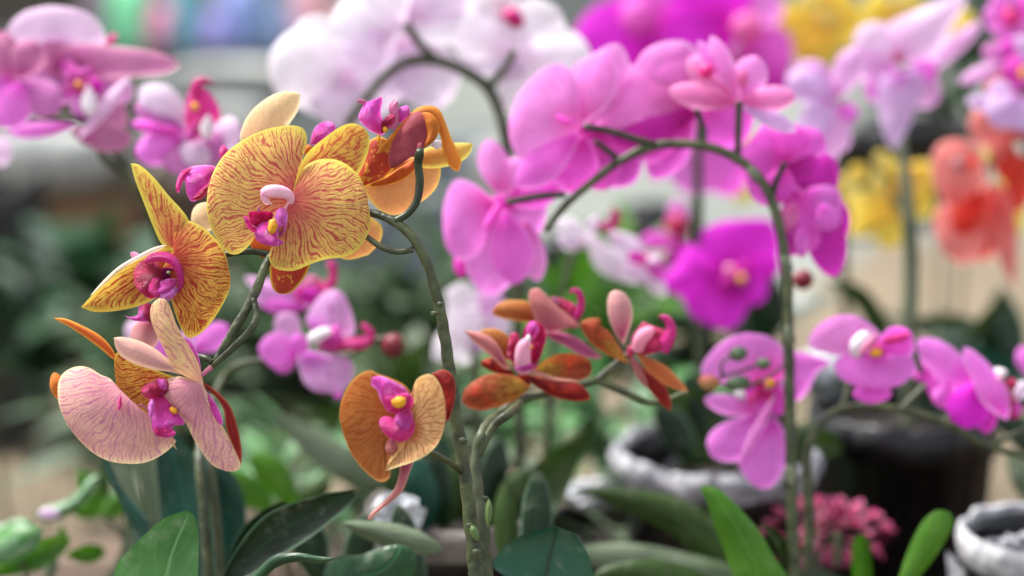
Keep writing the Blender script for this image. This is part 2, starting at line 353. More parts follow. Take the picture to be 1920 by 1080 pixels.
M_YEL = pm('yellow petal', '#fcf09c', '#fae060', '#ecb438'); M_YEP = pm('pale yellow petal', '#f0e8b0', '#ecdc7c', '#dcb040')
M_COR = pm('coral petal', '#f4aaa4', '#ee908a', '#e25c58'); M_CORR = pm('red coral petal', '#ee6a54', '#e24a3c', '#cc3028')
M_STEM = plain('olive stem', '#2a3019', '#4c5430', 90, .45, .7, .0015, det=6, spec=.5); M_STEMD = plain('dark green stem', '#1c2414', '#303a20', 60, .4, .4, .001); M_STEML = plain('pale green stem', '#6a8048', '#52703c', 60, .5, .4, .001)
M_STEMG = plain('grey green stem', '#4a5036', '#363d26', 60, .5, .4, .001)
M_BUDG = plain('green bud', '#3c5234', '#566c4c', 120, .5, .3, .001); M_BUDR = plain('red bud', '#6e1428', '#5a5028', 50, .5, .2, .001, lo=.5, hi=.75); M_BUDS = plain('salmon bud', '#b04a44', '#8a8c4a', 50, .5, .2, .001)
M_LF = leaf_mat('deep green leaf', '#1c3a22', '#2c5030', '#2c6a3a', .3); M_LFB = leaf_mat('glossy blue green leaf', '#0c3a2a', '#14503c', '#08281c', .28, .05, spec=.8)
M_LFD = leaf_mat('dark leaf', '#081f0a', '#0e2c10', '#1c4420', .3, .05, edge='#5c7a60'); M_LFH = leaf_mat('soft green leaf', '#33462d', '#4e6646', '#64805c', .45, .2); M_STEMP = plain('pale mottled stem', '#59624c', '#7c8468', 40, .6, .4, .001)
M_DUSTP = petal_mat('dusty rose sepal back', dict(c=('#e2bca4', '#d4a298', '#c08a8c'), b0=0, b1=.8), None, tr=.25)
M_LFM = leaf_mat('mid green leaf', '#3a6a32', '#4f8044', '#6f9a60', .4, .2)
M_LFY = leaf_mat('fresh green leaf', '#35660c', '#4a7c14', '#5c8c28', .4, .25); M_LFO = leaf_mat('olive leaf', '#23380c', '#35501a', '#4a6630', .4, .15)
M_LFV = leaf_mat('variegated leaf', '#2c6420', '#3f7c30', '#50904a', .35, .2, vari='#90a890'); M_LFT = leaf_mat('teal green leaf', '#123c2e', '#1c5040', '#2c6652', .35, .08); M_LFG = leaf_mat('greyish leaf', '#4a5c3e', '#6a7860', '#8c9880', .35, .1)
M_BLK = plain('black plastic', '#050507', '#0c0c10', 12, .3, .6, .008, spec=.45)
M_FOIL = plain('crinkled silver foil', '#74747c', '#dcdce2', 60, .35, 1.0, .012, metal=.3, spec=.6, lo=.35, hi=.7)
M_FOILW = plain('bright crinkled foil', '#b8bcc2', '#f6f8fa', 70, .35, .9, .01, spec=.7)
M_CLAYP = plain('pale clay rim', '#86868a', '#b4b4b6', 60, .7, .6, .004)
M_CLAY = plain('grey clay rim', '#4c4643', '#78706a', 30, .7, .5, .004)
M_SOIL = plain('potting soil', '#120d0a', '#2a221b', 80, .9, .9, .006)
M_WOOD = plain('weathered wood', '#3c3026', '#5c4a3a', 8, .7, .4, .003)
M_SACK = plain('pale grey sacking', '#888c8a', '#b0b2ae', 14, .8, .6, .008); M_CRATE = plain('brown crate wood', '#6b543c', '#86694c', 9, .7, .5, .004)
# ============================================================ setting
def grid_obj(name, x0, x1, y0, y1, z, m, kind='structure'):
    return meshobj(name, [(x0, y0, z), (x1, y0, z), (x1, y1, z), (x0, y1, z)], [(0, 1, 2, 3)], m, smooth=False, kind=kind)
M_GRD = plain('grey yard ground', '#60645f', '#767a74', 1.2, .9, .4, .01); M_PAV = plain('beige concrete pavement', '#6a5e4c', '#786b57', 1.6, .9, .4, .004)
M_WALL = plain('grey rendered wall', '#888c84', '#a0a49c', .9, .9, .3, .01)
grid_obj('ground', -40, 40, -10, 60, 0, M_GRD)
meshobj('pavement', [(-4, .5, .004), (6, .5, .004), (6, 4.75, .004), (.9, 5.0, .004), (.5, 4.2, .004), (-4, 4.15, .004)], [(0, 1, 2, 3, 4, 5)], M_PAV, smooth=False, kind='structure')
def boxv(x0, x1, y0, y1, z0, z1):
    v = [(x, y, z) for x in (x0, x1) for y in (y0, y1) for z in (z0, z1)]
    return v, [(0, 1, 3, 2), (4, 6, 7, 5), (0, 4, 5, 1), (2, 3, 7, 6), (0, 2, 6, 4), (1, 5, 7, 3)]
def box(name, x0, x1, y0, y1, z0, z1, m, parent=None, bev=.004, **p):
    v, f = boxv(x0, x1, y0, y1, z0, z1)
    o = meshobj(name, v, f, m, parent, smooth=False, loc=((x0 + x1) / 2, (y0 + y1) / 2, z0), **p)
    if bev:
        b = o.modifiers.new('bevel', 'BEVEL'); b.width = bev; b.segments = 2
    return o
box('yard_wall', -9, 9, 9.6, 9.8, 0, 2.2, M_WALL, label='long grey rendered wall closing the yard far behind the flowers', category='wall')
# ============================================================ pots
def lathe(name, prof, cx, cy, m, parent, seg=40, crink=0, seed=0, wav=9):
    v = []
    for (r, z) in prof:
        for j in range(seg):
            a = 2 * math.pi * j / seg
            k = crink * (mnoise.noise(Vector((math.cos(a) * wav * .4 + seed, math.sin(a) * wav * .4, z * 45))) + .6 * mnoise.noise(Vector((math.cos(a) * wav + seed, math.sin(a) * wav, z * 110))))
            v.append((cx + math.cos(a) * (r + k), cy + math.sin(a) * (r + k), z + k * .8))
    n = len(prof)
    f = [(i * seg + j, i * seg + (j + 1) % seg, (i + 1) * seg + (j + 1) % seg, (i + 1) * seg + j) for i in range(n - 1) for j in range(seg)]
    return meshobj(name, v, f, m, parent)
BENCH = .25
def pot(x, yrim, D, r, label, rim='black', foil=False, group=None, ztop=None, h=.23, fold=0):
    p = at(x, yrim, D); z = ztop if ztop else p.z; cx, cy = p.x, p.y + r
    t = thing('plant_pot', label, 'plant pot', (cx, cy, z - h), group)
    b = z - h; w = .006
    lathe('pot_wall', [(0, b), (r * .72, b), (r * .74, b + .004), (r * .93, z - .035), (r * .99, z - .034), (r, z - .002), (r - w, z), (r - w * 1.6, z - .004), (r * .88, z - .04), (r * .86, z - .05)], cx, cy, M_BLK, t, seg=96, crink=fold, seed=x, wav=12)
    lathe('soil', [(r * .88, z - .03), (r * .7, z - .024), (r * .4, z - .02), (0.001, z - .022)], cx, cy, M_SOIL, t, crink=.006)
    if rim in ('clay', 'foil', 'pale'):
        lathe('rim_band', [(r * 1.0, z - .018), (r * 1.03, z - .016), (r * 1.05, z - .004), (r * 1.02, z + .006), (r * .96, z + .005), (r * .93, z - .008), (r * .9, z - .03)], cx, cy, dict(clay=M_CLAY, pale=M_CLAYP, foil=M_FOIL)[rim], t, seg=72, crink=.007 if rim == 'foil' else .002, seed=x)
    if foil:
        lathe('foil_wrap', [(r * .8, b + .03), (r * .92, z - .1), (r * .98, z - .06), (r * 1.02, z - .022)], cx, cy, M_FOIL, t, seg=90, crink=.014, seed=x, wav=14)
    return t, Vector((cx, cy, z))
# ============================================================ foliage
def leafmesh(V, F, PV, PE, base, d, up, ln, wd, fold=.25, droop=.4, sd=0, nu=6, nv=4, wav=0):
    d = d.normalized(); s = d.cross(up)
    if s.length < .01: s = d.cross(Vector((1, 0, 0)))
    s.normalize(); nn = s.cross(d); o = len(V)
    for i in range(nu + 1):
        u = i / nu; hw = wd / 2 * max(.02, math.sin(math.pi * min(1, u * .93 + .07)) ** .75)
        c = base + d * ln * u + nn * (-droop * ln * u * u)
        for j in range(nv + 1):
            v = -1 + 2 * j / nv
            V.append(c + s * hw * v + nn * (abs(v) * hw * fold + wav * ln * math.sin(u * 9 + sd * 7 + v))); PV.append((v * .6, u, sd)); PE.append(((1 - abs(v)) * .3, u, v))
    F += [(o + i * (nv + 1) + j, o + i * (nv + 1) + j + 1, o + (i + 1) * (nv + 1) + j + 1, o + (i + 1) * (nv + 1) + j) for i in range(nu) for j in range(nv)]
def bush(px, py, D, rx, ry, n, lm, label, ll=.09, lw=.035, name='leafy_plant', cat='plant', stemn=5, zb=0.0, group=None, dep=None):
    """a bushy plant whose crown covers rx x ry pixels round (px, py)"""
    c = at(px, py, D); sx, sz = rx * D / FPX, ry * D / FPX; sy = dep or min(sx, .25)
    t = thing(name, label, cat, (c.x, c.y, zb), group); V, F, PV, PE = [], [], [], []
    rnd = random.Random(int(px * 7 + py))
    for _ in range(n):
        q = Vector((rnd.gauss(0, .45), rnd.gauss(0, .45), rnd.gauss(0, .45)))
        if q.length > 1: q.normalize()
        b = c + Vector((q.x * sx, q.y * sy, q.z * sz)); d = Vector((q.x * 1.1 + rnd.uniform(-.6, .6), q.y + rnd.uniform(-.7, .4), abs(q.z) * .6 + rnd.uniform(-.3, .9)))
        leafmesh(V, F, PV, PE, b, d, Vector((rnd.uniform(-.3, .3), rnd.uniform(-.3, .3), 1)), ll * rnd.uniform(.6, 1.25), lw * rnd.uniform(.7, 1.2), .2, rnd.uniform(.1, .6), rnd.random())
    meshobj('foliage', V, F, lm, t, {'pv': PV, 'pe': PE})
    V, F, PV, PE = [], [], [], []
    for k in range(stemn):
        a = rnd.uniform(0, 6.28); top = c + Vector((math.cos(a) * sx * .5, math.sin(a) * sy * .5, sz * .5)); bt = Vector((c.x + math.cos(a) * .02, c.y + math.sin(a) * .02, zb))
        o = len(V)
        for i in range(7):
            u = i / 6; p = bt.lerp(top, u) + Vector((math.sin(u * 3 + a) * .015, 0, 0)); r = .004 * (1 - .6 * u)
            for j in range(6): V.append(p + Vector((math.cos(j * 1.047) * r, math.sin(j * 1.047) * r, 0)))
        F += [(o + i * 6 + j, o + i * 6 + (j + 1) % 6, o + (i + 1) * 6 + (j + 1) % 6, o + (i + 1) * 6 + j) for i in range(6) for j in range(6)]
    meshobj('stems', V, F, M_STEM, t)
    return t
def fl(plant, x, y, D, c='p', **p):
    x, y = X(c, (x, y)); return empty('flower', at(x, y, D), plant, **p)
def lipset(f, x, y, ang, s, D, c='p', m=None, col=None, cal=True, z=6):
    """generic lip: two side lobes, a mid lobe, callus and column; ang = direction of the mid lobe in degrees (0 right, 90 down)"""
    m = m or M_LIPH; ca, sa = math.cos(R_(ang)), math.sin(R_(ang))
    P = lambda a, b: (x + s * (a * ca - b * sa), y + s * (a * sa + b * ca))
    for q in (1, -1):
        b0, t0 = P(-.1, .12 * q), P(.25, .62 * q)
        qp('lip_lobe', *b0, *t0, s * .5, m, f, D, c, zb=z, zt=z + 6, bulge=3)
    qp('lip', *P(0, 0), *P(1.0, 0), s * .55, m, f, D, c, zb=z, zt=z + 8, bulge=4)
    if cal: blob('callus', *P(.18, 0), s * .13, s * .13, M_CAL, f, D, c, z=z + 7)
    tube('column', [(*P(-.1, 0), z, s * .14), (*P(-.3, 0), z + 5, s * .2), (*P(-.42, 0), z + 8, s * .16), (*P(-.5, 0), z + 9, s * .04)], col or M_COLM, f, D, c)
# ============================================================ 1. the orange orchid in focus
D = 1.2
H = thing('orchid_plant', 'orange and yellow orchid with red veined petals standing sharpest and nearest', 'orchid', at(890, 1120, 1.2), 'orchid plants')
# stems ---------------------------------------------------------
tube('stem', [(905, 1290, -10, 14.5), (893, 1080, -10, 14.5), (880, 960, -9, 12.8), (866, 850, -8, 12.0), (848, 740, -6, 11.6), (832, 620, -4, 10.8), (815, 540, -2, 10.0), (795, 480, 0, 10.0), (765, 435, 0, 9.7), (728, 410, -2, 8.1), (690, 398, -6, 7.0), (640, 398, -12, 7.0), (580, 415, -14, 7.0), (530, 450, -10, 7.0), (500, 495, -4, 7.7),
               (478, 550, 2, 8.5), (447, 605, 5, 8.5), (418, 655, 6, 7.7), (394, 690, 8, 4.7)], M_STEM, H, D, lump=.25, seg=16, n=150)
tube('stem', [(922, 1290, -32, 16), (908, 1080, -32, 16), (903, 980, -34, 14), (893, 900, -38, 12), (893, 850, -42, 10), (908, 805, -48, 10), (935, 778, -102, 10), (975, 752, -108, 9), (1030, 735, -114, 8), (1085, 722, -120, 8), (1120, 712, -124, 7)], M_STEMG, H, D, lump=.25, seg=14, n=90)
tube('stem', [(1120, 712, -124, 7), (1145, 690, -128, 6.5), (1178, 665, -128, 6)], M_STEM, H, D)
tube('stem', [(1120, 714, -124, 7), (1170, 735, -126, 7), (1225, 756, -128, 6), (1290, 735, -132, 5)], M_STEM, H, D)
tube('pedicel', [(895, 855, -42, 8), (925, 800, -44, 8), (955, 775, -48, 9), (975, 755, -102, 8)], M_STEM, H, D, n=20)
tube('pedicel', [(740, 415, 0, 7), (765, 400, 0, 7), (782, 375, 0, 7.5), (787, 340, 0, 8), (784, 308, 1, 8), (786, 292, 4, 9), (788, 282, 7, 7)], M_STEMD, H, D, n=30)
tube('pedicel', [(775, 468, 0, 6), (745, 472, 0, 6), (715, 463, -2, 6), (690, 446, -6, 5.5), (660, 425, -10, 5)], M_STEM, H, D, n=30)
tube('pedicel', [(510, 478, -6, 7), (480, 472, -6, 6), (450, 473, -4, 6), (400, 480, -8, 6), (345, 480, -6, 6)], M_STEMD, H, D, n=30)
tube('pedicel', [(475, 560, 4, 6), (481, 590, 8, 6.5), (474, 612, 10, 7), (450, 640, 10, 7), (415, 672, 9, 6), (396, 688, 8, 5)], M_STEM, H, D, n=30)
tube('pedicel', [(398, 680, 8, 6), (385, 672, 6, 6.5), (370, 668, 2, 6)], M_STEMD, H, D)
tube('pedicel', [(870, 890, -10, 6), (845, 868, 6, 6), (815, 852, 26, 6), (780, 835, 38, 5.5)], M_STEM, H, D)
for (x, y, z, r) in ((825, 570, 12, 4.5), (814, 588, 12, 5), (868, 826, 6, 6), (893, 1035, 6, 6), (880, 985, 6, 5), (910, 935, -6, 5)):
    blob('node', x, y, r * 1.4, r, M_STEMG, H, D, z=z - 4, lump=.3)
# small dry sheaths on the stems
for (a, b, z, w) in (((897, 1015), (884, 985), 6, 16), ((915, 990), (917, 935), -3, 14)):
    qp('sheath', *a, *b, w, M_STEML, H, D, zb=z, zt=z + 1)
# flower A -----------------------------------------------------
A = fl(H, 545, 385, D)
patch('sepal', [(520, 500), (530, 440), (565, 370), (600, 325), (680, 258), (760, 205), (820, 192), (870, 215)], [(600, 540), (700, 520), (790, 480), (840, 450), (875, 385), (898, 310), (895, 250)], M_SEP, A, D, 'c3', zb=-4, zt=-8, bulge=-3, curl=2)
patch('sepal', [(430, 720), (400, 800), (394, 900), (396, 985), (412, 1035), (440, 1054)], [(560, 800), (600, 860), (596, 915), (565, 980), (520, 1035), (480, 1057)], M_RED, A, D, 'c3', zb=-4, zt=-9, bulge=-3)
patch('sepal', [(440, 700), (360, 720), (300, 770), (290, 800), (325, 850), (350, 870)], [(430, 800), (405, 850), (388, 875)], M_THIN, A, D, 'c3', zb=-3, zt=-8, bulge=-2)
patch('petal', [(515, 560), (528, 480), (550, 400), (574, 320), (582, 265), (567, 222), (530, 205), (470, 204), (370, 224), (260, 275), (165, 350), (108, 440), (80, 530)],
      [(470, 630), (400, 690), (330, 750), (298, 800), (250, 846), (205, 857), (160, 832), (115, 765), (85, 690), (74, 610)], M_ORG, A, D, 'c3', zb=0, zt=3, bulge=5, curl=-2, nu=44, nv=30, fan=(560, 560), ruf=.5, seed=.31)
patch('petal', [(500, 590), (510, 555), (540, 470), (580, 405), (650, 374), (730, 377), (800, 412), (855, 475), (888, 560)],
      [(482, 640), (478, 740), (440, 800), (397, 835), (390, 880), (410, 920), (450, 936), (520, 938), (600, 905), (680, 880), (770, 869), (835, 835), (880, 775), (903, 700)], M_ORG, A, D, 'c3', zb=1, zt=2, bulge=7, curl=-3, nu=44, nv=30, fan=(490, 590), ruf=.7, seed=.62)
tube('column', [(476, 625, 3, 11), (498, 595, 6, 16), (497, 565, 9, 23), (470, 545, 12, 31), (430, 536, 14, 33), (392, 535, 15, 30), (365, 536, 15, 22), (347, 533, 15, 6)], M_COLM, A, D, 'c3', seg=18, n=50, lump=.1)
qp('column_hood', 350, 532, 385, 605, 40, M_COLM, A, D, 'c3', zb=15, zt=12, rnd=.5)
patch('lip_lobe', [(440, 770), (418, 700), (425, 640), (448, 617)], [(470, 740), (482, 690), (484, 650), (470, 622)], M_LIPV, A, D, 'c3', zb=9, zt=13, bulge=-3)
patch('lip_lobe', [(355, 740), (300, 720), (290, 680), (286, 640)], [(395, 690), (412, 660), (400, 642), (350, 636)], M_LIPR, A, D, 'c3', zb=9, zt=14, bulge=-4)
patch('lip_lobe', [(320, 750), (290, 730), (272, 700), (258, 660)], [(325, 720), (300, 700), (280, 665)], M_LIPH, A, D, 'c3', zb=12, zt=16, bulge=2)
patch('lip', [(415, 690), (380, 690), (345, 700), (318, 735), (322, 775), (350, 800), (400, 814)], [(430, 740), (432, 770), (450, 785), (466, 797), (440, 812)], M_LIP, A, D, 'c3', zb=10, zt=14, bulge=5)
blob('callus', 407, 716, 24, 38, M_CAL, A, D, 'c3', z=19, lump=.3, rot=-10)
tube('tendril', [(400, 600, 12, 5), (390, 590, 14, 4), (384, 578, 15, 3)], M_WHITE, A, D, 'c3'); tube('tendril', [(335, 640, 12, 7), (338, 625, 14, 6), (333, 612, 14, 2)], M_LIPP, A, D, 'c3')
# flowers behind A ---------------------------------------------
A2 = fl(H, 520, 350, 1.235)
patch('sepal', [(330, 340), (246, 290), (258, 200), (310, 120), (395, 55), (470, 28)], [(430, 300), (490, 200), (535, 130), (548, 65), (525, 27)][:-1] + [(540, 38)], M_CREAM, A2, 1.235, 'c3', bulge=4, curl=-1)
qp('sepal', 160, 620, 0, 700, 150, M_CREAM, A2, 1.235, 'c3', zb=-4, zt=-8)
qp('petal', 300, 450, 560, 270, 200, M_AMBER, A2, 1.235, 'c3', zb=-6, zt=-8)
patch('lip', [(900, 440), (865, 408), (800, 405), (740, 418), (715, 450), (722, 500), (728, 545)], [(850, 490), (830, 530), (800, 570), (765, 588), (745, 580)], M_LIP, A2, 1.235, 'c2', zb=2, zt=8, bulge=6)
patch('lip_lobe', [(760, 415), (710, 430), (682, 475), (672, 525)], [(735, 455), (708, 490), (690, 545), (672, 563)][:-1], M_LIPH, A2, 1.235, 'c2', zb=8, zt=10, bulge=2)
patch('lip_lobe', [(870, 470), (810, 520), (770, 560), (755, 583)], [(850, 520), (830, 550), (800, 578)], M_LIPR, A2, 1.235, 'c2', zb=9, zt=12, bulge=3)
qp('lip_lobe', 925, 420, 915, 300, 52, M_LIPH, A2, 1.235, 'c2', zb=2, zt=6)
A3 = fl(H, 700, 330, 1.26)
patch('petal', [(640, 330), (690, 400), (716, 425), (712, 455), (690, 478)], [(610, 420), (625, 470), (650, 487)], M_PEACH, A3, 1.25, bulge=4)
qp('lip', 600, 300, 722, 195, 105, M_LIP, A3, 1.25, 'c3', zb=2, zt=6)
qp('petal', 590, 370, 590, 300, 50, M_AMBER, A3, 1.25, 'c3', zb=0, zt=4)
# flower D, turned away -----------------------------------------
D2 = 1.225; Dd = fl(H, 785, 285, D2)
patch('petal', [(300, 430), (130, 560), (140, 640), (200, 720), (270, 765), (340, 770), (400, 750)], [(470, 430), (580, 450), (592, 520), (570, 600), (520, 660), (460, 705)], M_PEACH, Dd, D2, 'c6', zb=-8, zt=-12, bulge=6, nu=30, nv=18)
M_AY = petal_mat('amber yellow petal', dict(c=('#dccb62', '#d8a852', '#c87c3c'), b0=0, b1=.8, rw=.1), None, tr=.35)
patch('petal', [(430, 420), (500, 375), (590, 350), (700, 341), (783, 345)], [(460, 480), (540, 495), (640, 480), (720, 450), (770, 400)], M_AY, Dd, D2, 'c6', zb=-4, zt=-8, bulge=3)
patch('sepal', [(330, 380), (250, 310), (170, 330), (130, 440), (95, 545)], [(330, 460), (270, 540), (190, 590), (110, 608)], M_RED, Dd, D2, 'c6', zb=-2, zt=0, bulge=5)
patch('sepal', [(430, 440), (330, 500), (230, 560), (120, 580)], [(440, 500), (350, 570), (240, 600), (160, 605)], M_THIN, Dd, D2, 'c6', zb=-3, zt=-3, bulge=4)
patch('sepal', [(205, 412), (235, 360), (300, 290), (380, 200), (450, 135), (520, 120), (580, 140), (615, 205), (650, 300), (690, 385), (716, 450), (700, 510)], [(250, 405), (330, 330), (420, 250), (480, 190), (530, 190), (560, 240), (590, 310), (605, 400), (635, 470), (668, 506)], M_AMBER, Dd, D2, 'c6', zb=3, zt=3, bulge=3, nu=36)
patch('petal', [(475, 400), (440, 420), (390, 440), (340, 478), (300, 495), (280, 470), (280, 410), (310, 320), (360, 240), (420, 165)], [(490, 370), (540, 345), (575, 295), (582, 240), (560, 190), (510, 158), (460, 155)], M_MAUVESH, Dd, D2, 'c6', zb=7, zt=6, bulge=5, curl=-2, nu=28, nv=18, fan=(470, 390))
patch('petal', [(478, 385), (500, 300), (490, 220), (478, 165)], [(530, 350), (575, 295), (582, 235), (555, 185), (515, 160)], M_AMBER, Dd, D2, 'c6', zb=9.2, zt=7.5, bulge=4)  # right half of the same petal, light shining through painted as amber
blob('petal_curl', 570, 352, 40, 24, M_WHITE, Dd, D2, 'c6', z=2, lump=.5, depth=8)
patch('lip', [(240, 300), (170, 270), (112, 215), (102, 180), (125, 130), (150, 102), (200, 88)], [(275, 260), (250, 215), (235, 160), (245, 100), (240, 66)], M_LIP, Dd, D2, 'c6', zb=0, zt=6, bulge=7)
patch('lip_lobe', [(225, 270), (240, 215), (270, 195)], [(250, 285), (285, 240), (318, 182)][:-1], M_LIPR, Dd, D2, 'c6', zb=4, zt=8, bulge=2); qp('lip_lobe', 240, 250, 318, 180, 60, M_LIPR, Dd, D2, 'c6', zb=5, zt=8)
qp('lip_lobe', 320, 230, 400, 125, 80, M_LIP, Dd, D2, 'c6', zb=-1, zt=2)
tube('column', [(300, 260, 2, 30), (318, 190, 3, 30), (310, 130, 4, 28), (330, 95, 4, 16)], M_LIPP, Dd, D2, 'c6'); tube('column', [(150, 110, 3, 18), (120, 95, 5, 14), (95, 92, 6, 6)], M_LIPP, Dd, D2, 'c6')
blob('callus', 222, 318, 12, 26, M_CAL, Dd, D2, 'c6', z=8); blob('callus', 262, 262, 16, 18, M_CAL, Dd, D2, 'c6', z=8)
blob('receptacle', 470, 376, 22, 36, M_MAUVESH, Dd, D2, 'c6', z=12)
M_PKD0 = petal_mat('dark purple throat', dict(c=('#a0287c', '#7c1858', '#4c0c38'), v=('#3c0830', .7, 9, 3, 1, .01)))
# flower B, left -------------------------------------------------
DB = 1.19; B = fl(H, 315, 480, DB)
patch('sepal', [(650, 830), (600, 800), (555, 705), (510, 590), (468, 480), (445, 395)], [(730, 800), (740, 690), (700, 625), (640, 560), (560, 463), (490, 403)], M_SEP, B, DB, 'c2', zb=0, zt=-3, bulge=4, nu=30, nv=16)
patch('petal', [(305, 500), (322, 470), (330, 440), (323, 415), (345, 412), (372, 421), (400, 443), (422, 475), (432, 520)], [(316, 540), (326, 580), (338, 612), (352, 633), (375, 626), (398, 602), (418, 570), (430, 545)], M_ORGB, B, DB, bulge=7, curl=-2, zb=0, zt=2, nu=40, nv=28, fan=(312, 490), seed=.2)
patch('petal', [(325, 470), (306, 462), (270, 478), (230, 500), (190, 535), (152, 576)], [(335, 520), (310, 545), (275, 568), (230, 581), (180, 585)], M_ORGB, B, DB, bulge=-4, curl=3, zb=0, zt=3, nu=30, nv=20, seed=.8)
M_EDGE = pm('pale petal edge', '#f4ecdc', '#f0e4cc', '#ecd8b8')
patch('petal_edge', [(312, 459), (290, 463), (258, 479), (222, 500), (190, 530), (168, 556)], [(300, 468), (262, 485), (228, 506), (196, 534)], M_EDGE, B, DB, zb=4, zt=4, bulge=1)
qp('sepal', 283, 590, 262, 660, 55, M_PALE, B, 1.21, zb=-2, zt=-2)
patch('lip_lobe', [(305, 515), (292, 488), (268, 488), (253, 505), (252, 530), (262, 548)], [(306, 535), (300, 552), (282, 560)], M_LIPR, B, DB, zb=5, zt=9, bulge=5)
qp('lip_throat', 332, 505, 292, 540, 46, M_PKD0, B, DB, zb=7, zt=7, bulge=-2)
tube('column', [(272, 492, 9, 3), (284, 484, 12, 8), (302, 481, 14, 9.5), (320, 486, 15, 9), (332, 498, 15, 8), (338, 515, 15, 6.5), (339, 534, 14, 5), (334, 548, 13, 2)], M_LIPH, B, DB, n=40, lump=.15)
qp('lip', 334, 524, 292, 552, 30, M_LIP, B, DB, zb=12, zt=13, bulge=3); qp('lip_lobe', 334, 540, 300, 562, 22, M_LIPV, B, DB, zb=14, zt=14, bulge=2)
patch('lip_lobe', [(300, 520), (283, 524), (278, 545), (296, 560)], [(304, 536), (303, 552)], M_LIPH, B, DB, zb=11, zt=13, bulge=3)
blob('callus', 316, 511, 4, 2.5, M_STEML, B, DB, z=20)
patch('lip', [(285, 575), (262, 572), (258, 590), (244, 594), (232, 590)], [(290, 600), (265, 603), (245, 599)], M_LIP, B, DB, zb=4, zt=6, bulge=3)
qp('lip_lobe', 283, 605, 275, 568, 30, M_LIPR, B, DB, zb=6, zt=7); qp('lip_lobe', 268, 492, 245, 473, 15, M_LIPP, B, DB, zb=-3, zt=-5)
# flower C, lower left --------------------------------------------
DC = 1.18; Cc = fl(H, 345, 715, DC)
patch('sepal', [(420, 400), (385, 330), (320, 265), (230, 215), (130, 172), (60, 168)], [(395, 400), (330, 345), (250, 285), (160, 225), (100, 192)], M_THIN, Cc, DC, 'c4', zb=-6, zt=-10, bulge=2)
qp('sepal', 130, 540, 40, 555, 150, M_AMBER, Cc, DC, 'c4', zb=-10, zt=-12)
patch('petal', [(740, 500), (660, 470), (560, 430), (470, 385), (420, 362), (404, 400), (404, 460)], [(720, 600), (680, 670), (620, 725), (560, 737), (500, 700), (445, 640), (415, 550)], M_ORGB, Cc, DC, 'c4', zb=0, zt=-3, bulge=-5, nu=36, nv=24, fan=(740, 480), seed=.5)
patch('petal', [(560, 700), (430, 610), (410, 550), (380, 510), (325, 487), (265, 450), (205, 440), (145, 458), (100, 500), (84, 570), (95, 670), (135, 765)], [(650, 790), (745, 850), (735, 885), (660, 945), (570, 983), (470, 988), (370, 972), (280, 925), (200, 850)], M_PINKB, Cc, DC, 'c4', side='F', zb=2, zt=6, bulge=9, curl=-3, nu=44, nv=28, fan=(500, 520), seed=.44)
patch('sepal', [(735, 845), (738, 870), (757, 912)], [(725, 875), (740, 895)], M_CREAMV, Cc, DC, 'c4', zb=4, zt=2, bulge=0)
patch('sepal', [(780, 490), (755, 450), (700, 395), (630, 340), (540, 295), (450, 275), (400, 280)], [(720, 472), (640, 462), (540, 435), (450, 390), (410, 335)], M_DUSTP, Cc, DC, 'c4', side='F', zb=5, zt=9, bulge=4, nu=28)
patch('sepal', [(905, 535), (850, 520), (780, 485), (725, 440), (690, 360), (640, 260), (607, 170), (612, 100), (650, 58)], [(885, 450), (850, 370), (800, 290), (750, 200), (722, 120), (692, 65)], M_CREAMV, Cc, DC, 'c4', zb=8, zt=12, bulge=5, curl=-1, nu=36, nv=18)
qp('lip_lobe', 890, 480, 800, 280, 60, M_LIP, Cc, DC, 'c4', zb=3, zt=4)
patch('petal', [(900, 530), (840, 515), (770, 497), (710, 510), (675, 555), (680, 620), (740, 690), (800, 750), (850, 850), (900, 930), (960, 1000), (1030, 1030)], [(930, 610), (965, 710), (1020, 790), (1070, 890), (1108, 970), (1112, 1010), (1080, 1030)], M_PINKB, Cc, DC, 'c4', zb=9, zt=9, bulge=6, curl=-2, nu=44, nv=22, fan=(880, 520), seed=.9)
patch('petal_fold', [(890, 528), (930, 545), (1000, 600), (1058, 670), (1095, 780), (1118, 900), (1117, 1000)], [(930, 575), (985, 625), (1020, 690), (1028, 760), (1045, 830), (1080, 910), (1105, 965)], M_CRIM, Cc, DC, 'c4', zb=5, zt=8, bulge=2, nu=30)
qp('lip_lobe', 900, 560, 1010, 780, 55, M_LIP, Cc, DC, 'c4', zb=4, zt=7)
patch('lip', [(660, 590), (610, 620), (590, 690), (605, 770), (635, 825), (680, 842)], [(720, 630), (760, 700), (800, 750), (790, 770), (740, 775), (725, 800), (746, 826), (720, 840)], M_LIP, Cc, DC, 'c4', zb=6, zt=12, bulge=6)
patch('lip_lobe', [(700, 600), (650, 620), (600, 625), (560, 600), (552, 570)], [(720, 540), (680, 510), (630, 520), (590, 540)], M_LIPR, Cc, DC, 'c4', zb=7, zt=11, bulge=5)
patch('lip_lobe', [(650, 600), (640, 550), (640, 512)], [(690, 600), (700, 550), (690, 515)], M_LIP, Cc, DC, 'c4', zb=10, zt=12, bulge=3)
patch('lip_lobe', [(620, 790), (640, 830), (690, 843)], [(660, 780), (720, 790), (748, 822)], M_LIPH, Cc, DC, 'c4', zb=14, zt=16, bulge=2)
qp('lip_lobe', 610, 740, 615, 620, 30, M_LIPV, Cc, DC, 'c4', zb=14, zt=14)
blob('callus', 735, 688, 26, 18, M_CAL, Cc, DC, 'c4', z=12, rot=-35)
tube('tendril', [(600, 700, 12, 4), (580, 675, 13, 5), (555, 658, 14, 5), (532, 660, 14, 3)], M_LIPP, Cc, DC, 'c4'); qp('lip_lobe', 440, 600, 430, 690, 24, M_LIPH, Cc, DC, 'c4', zb=12, zt=14)
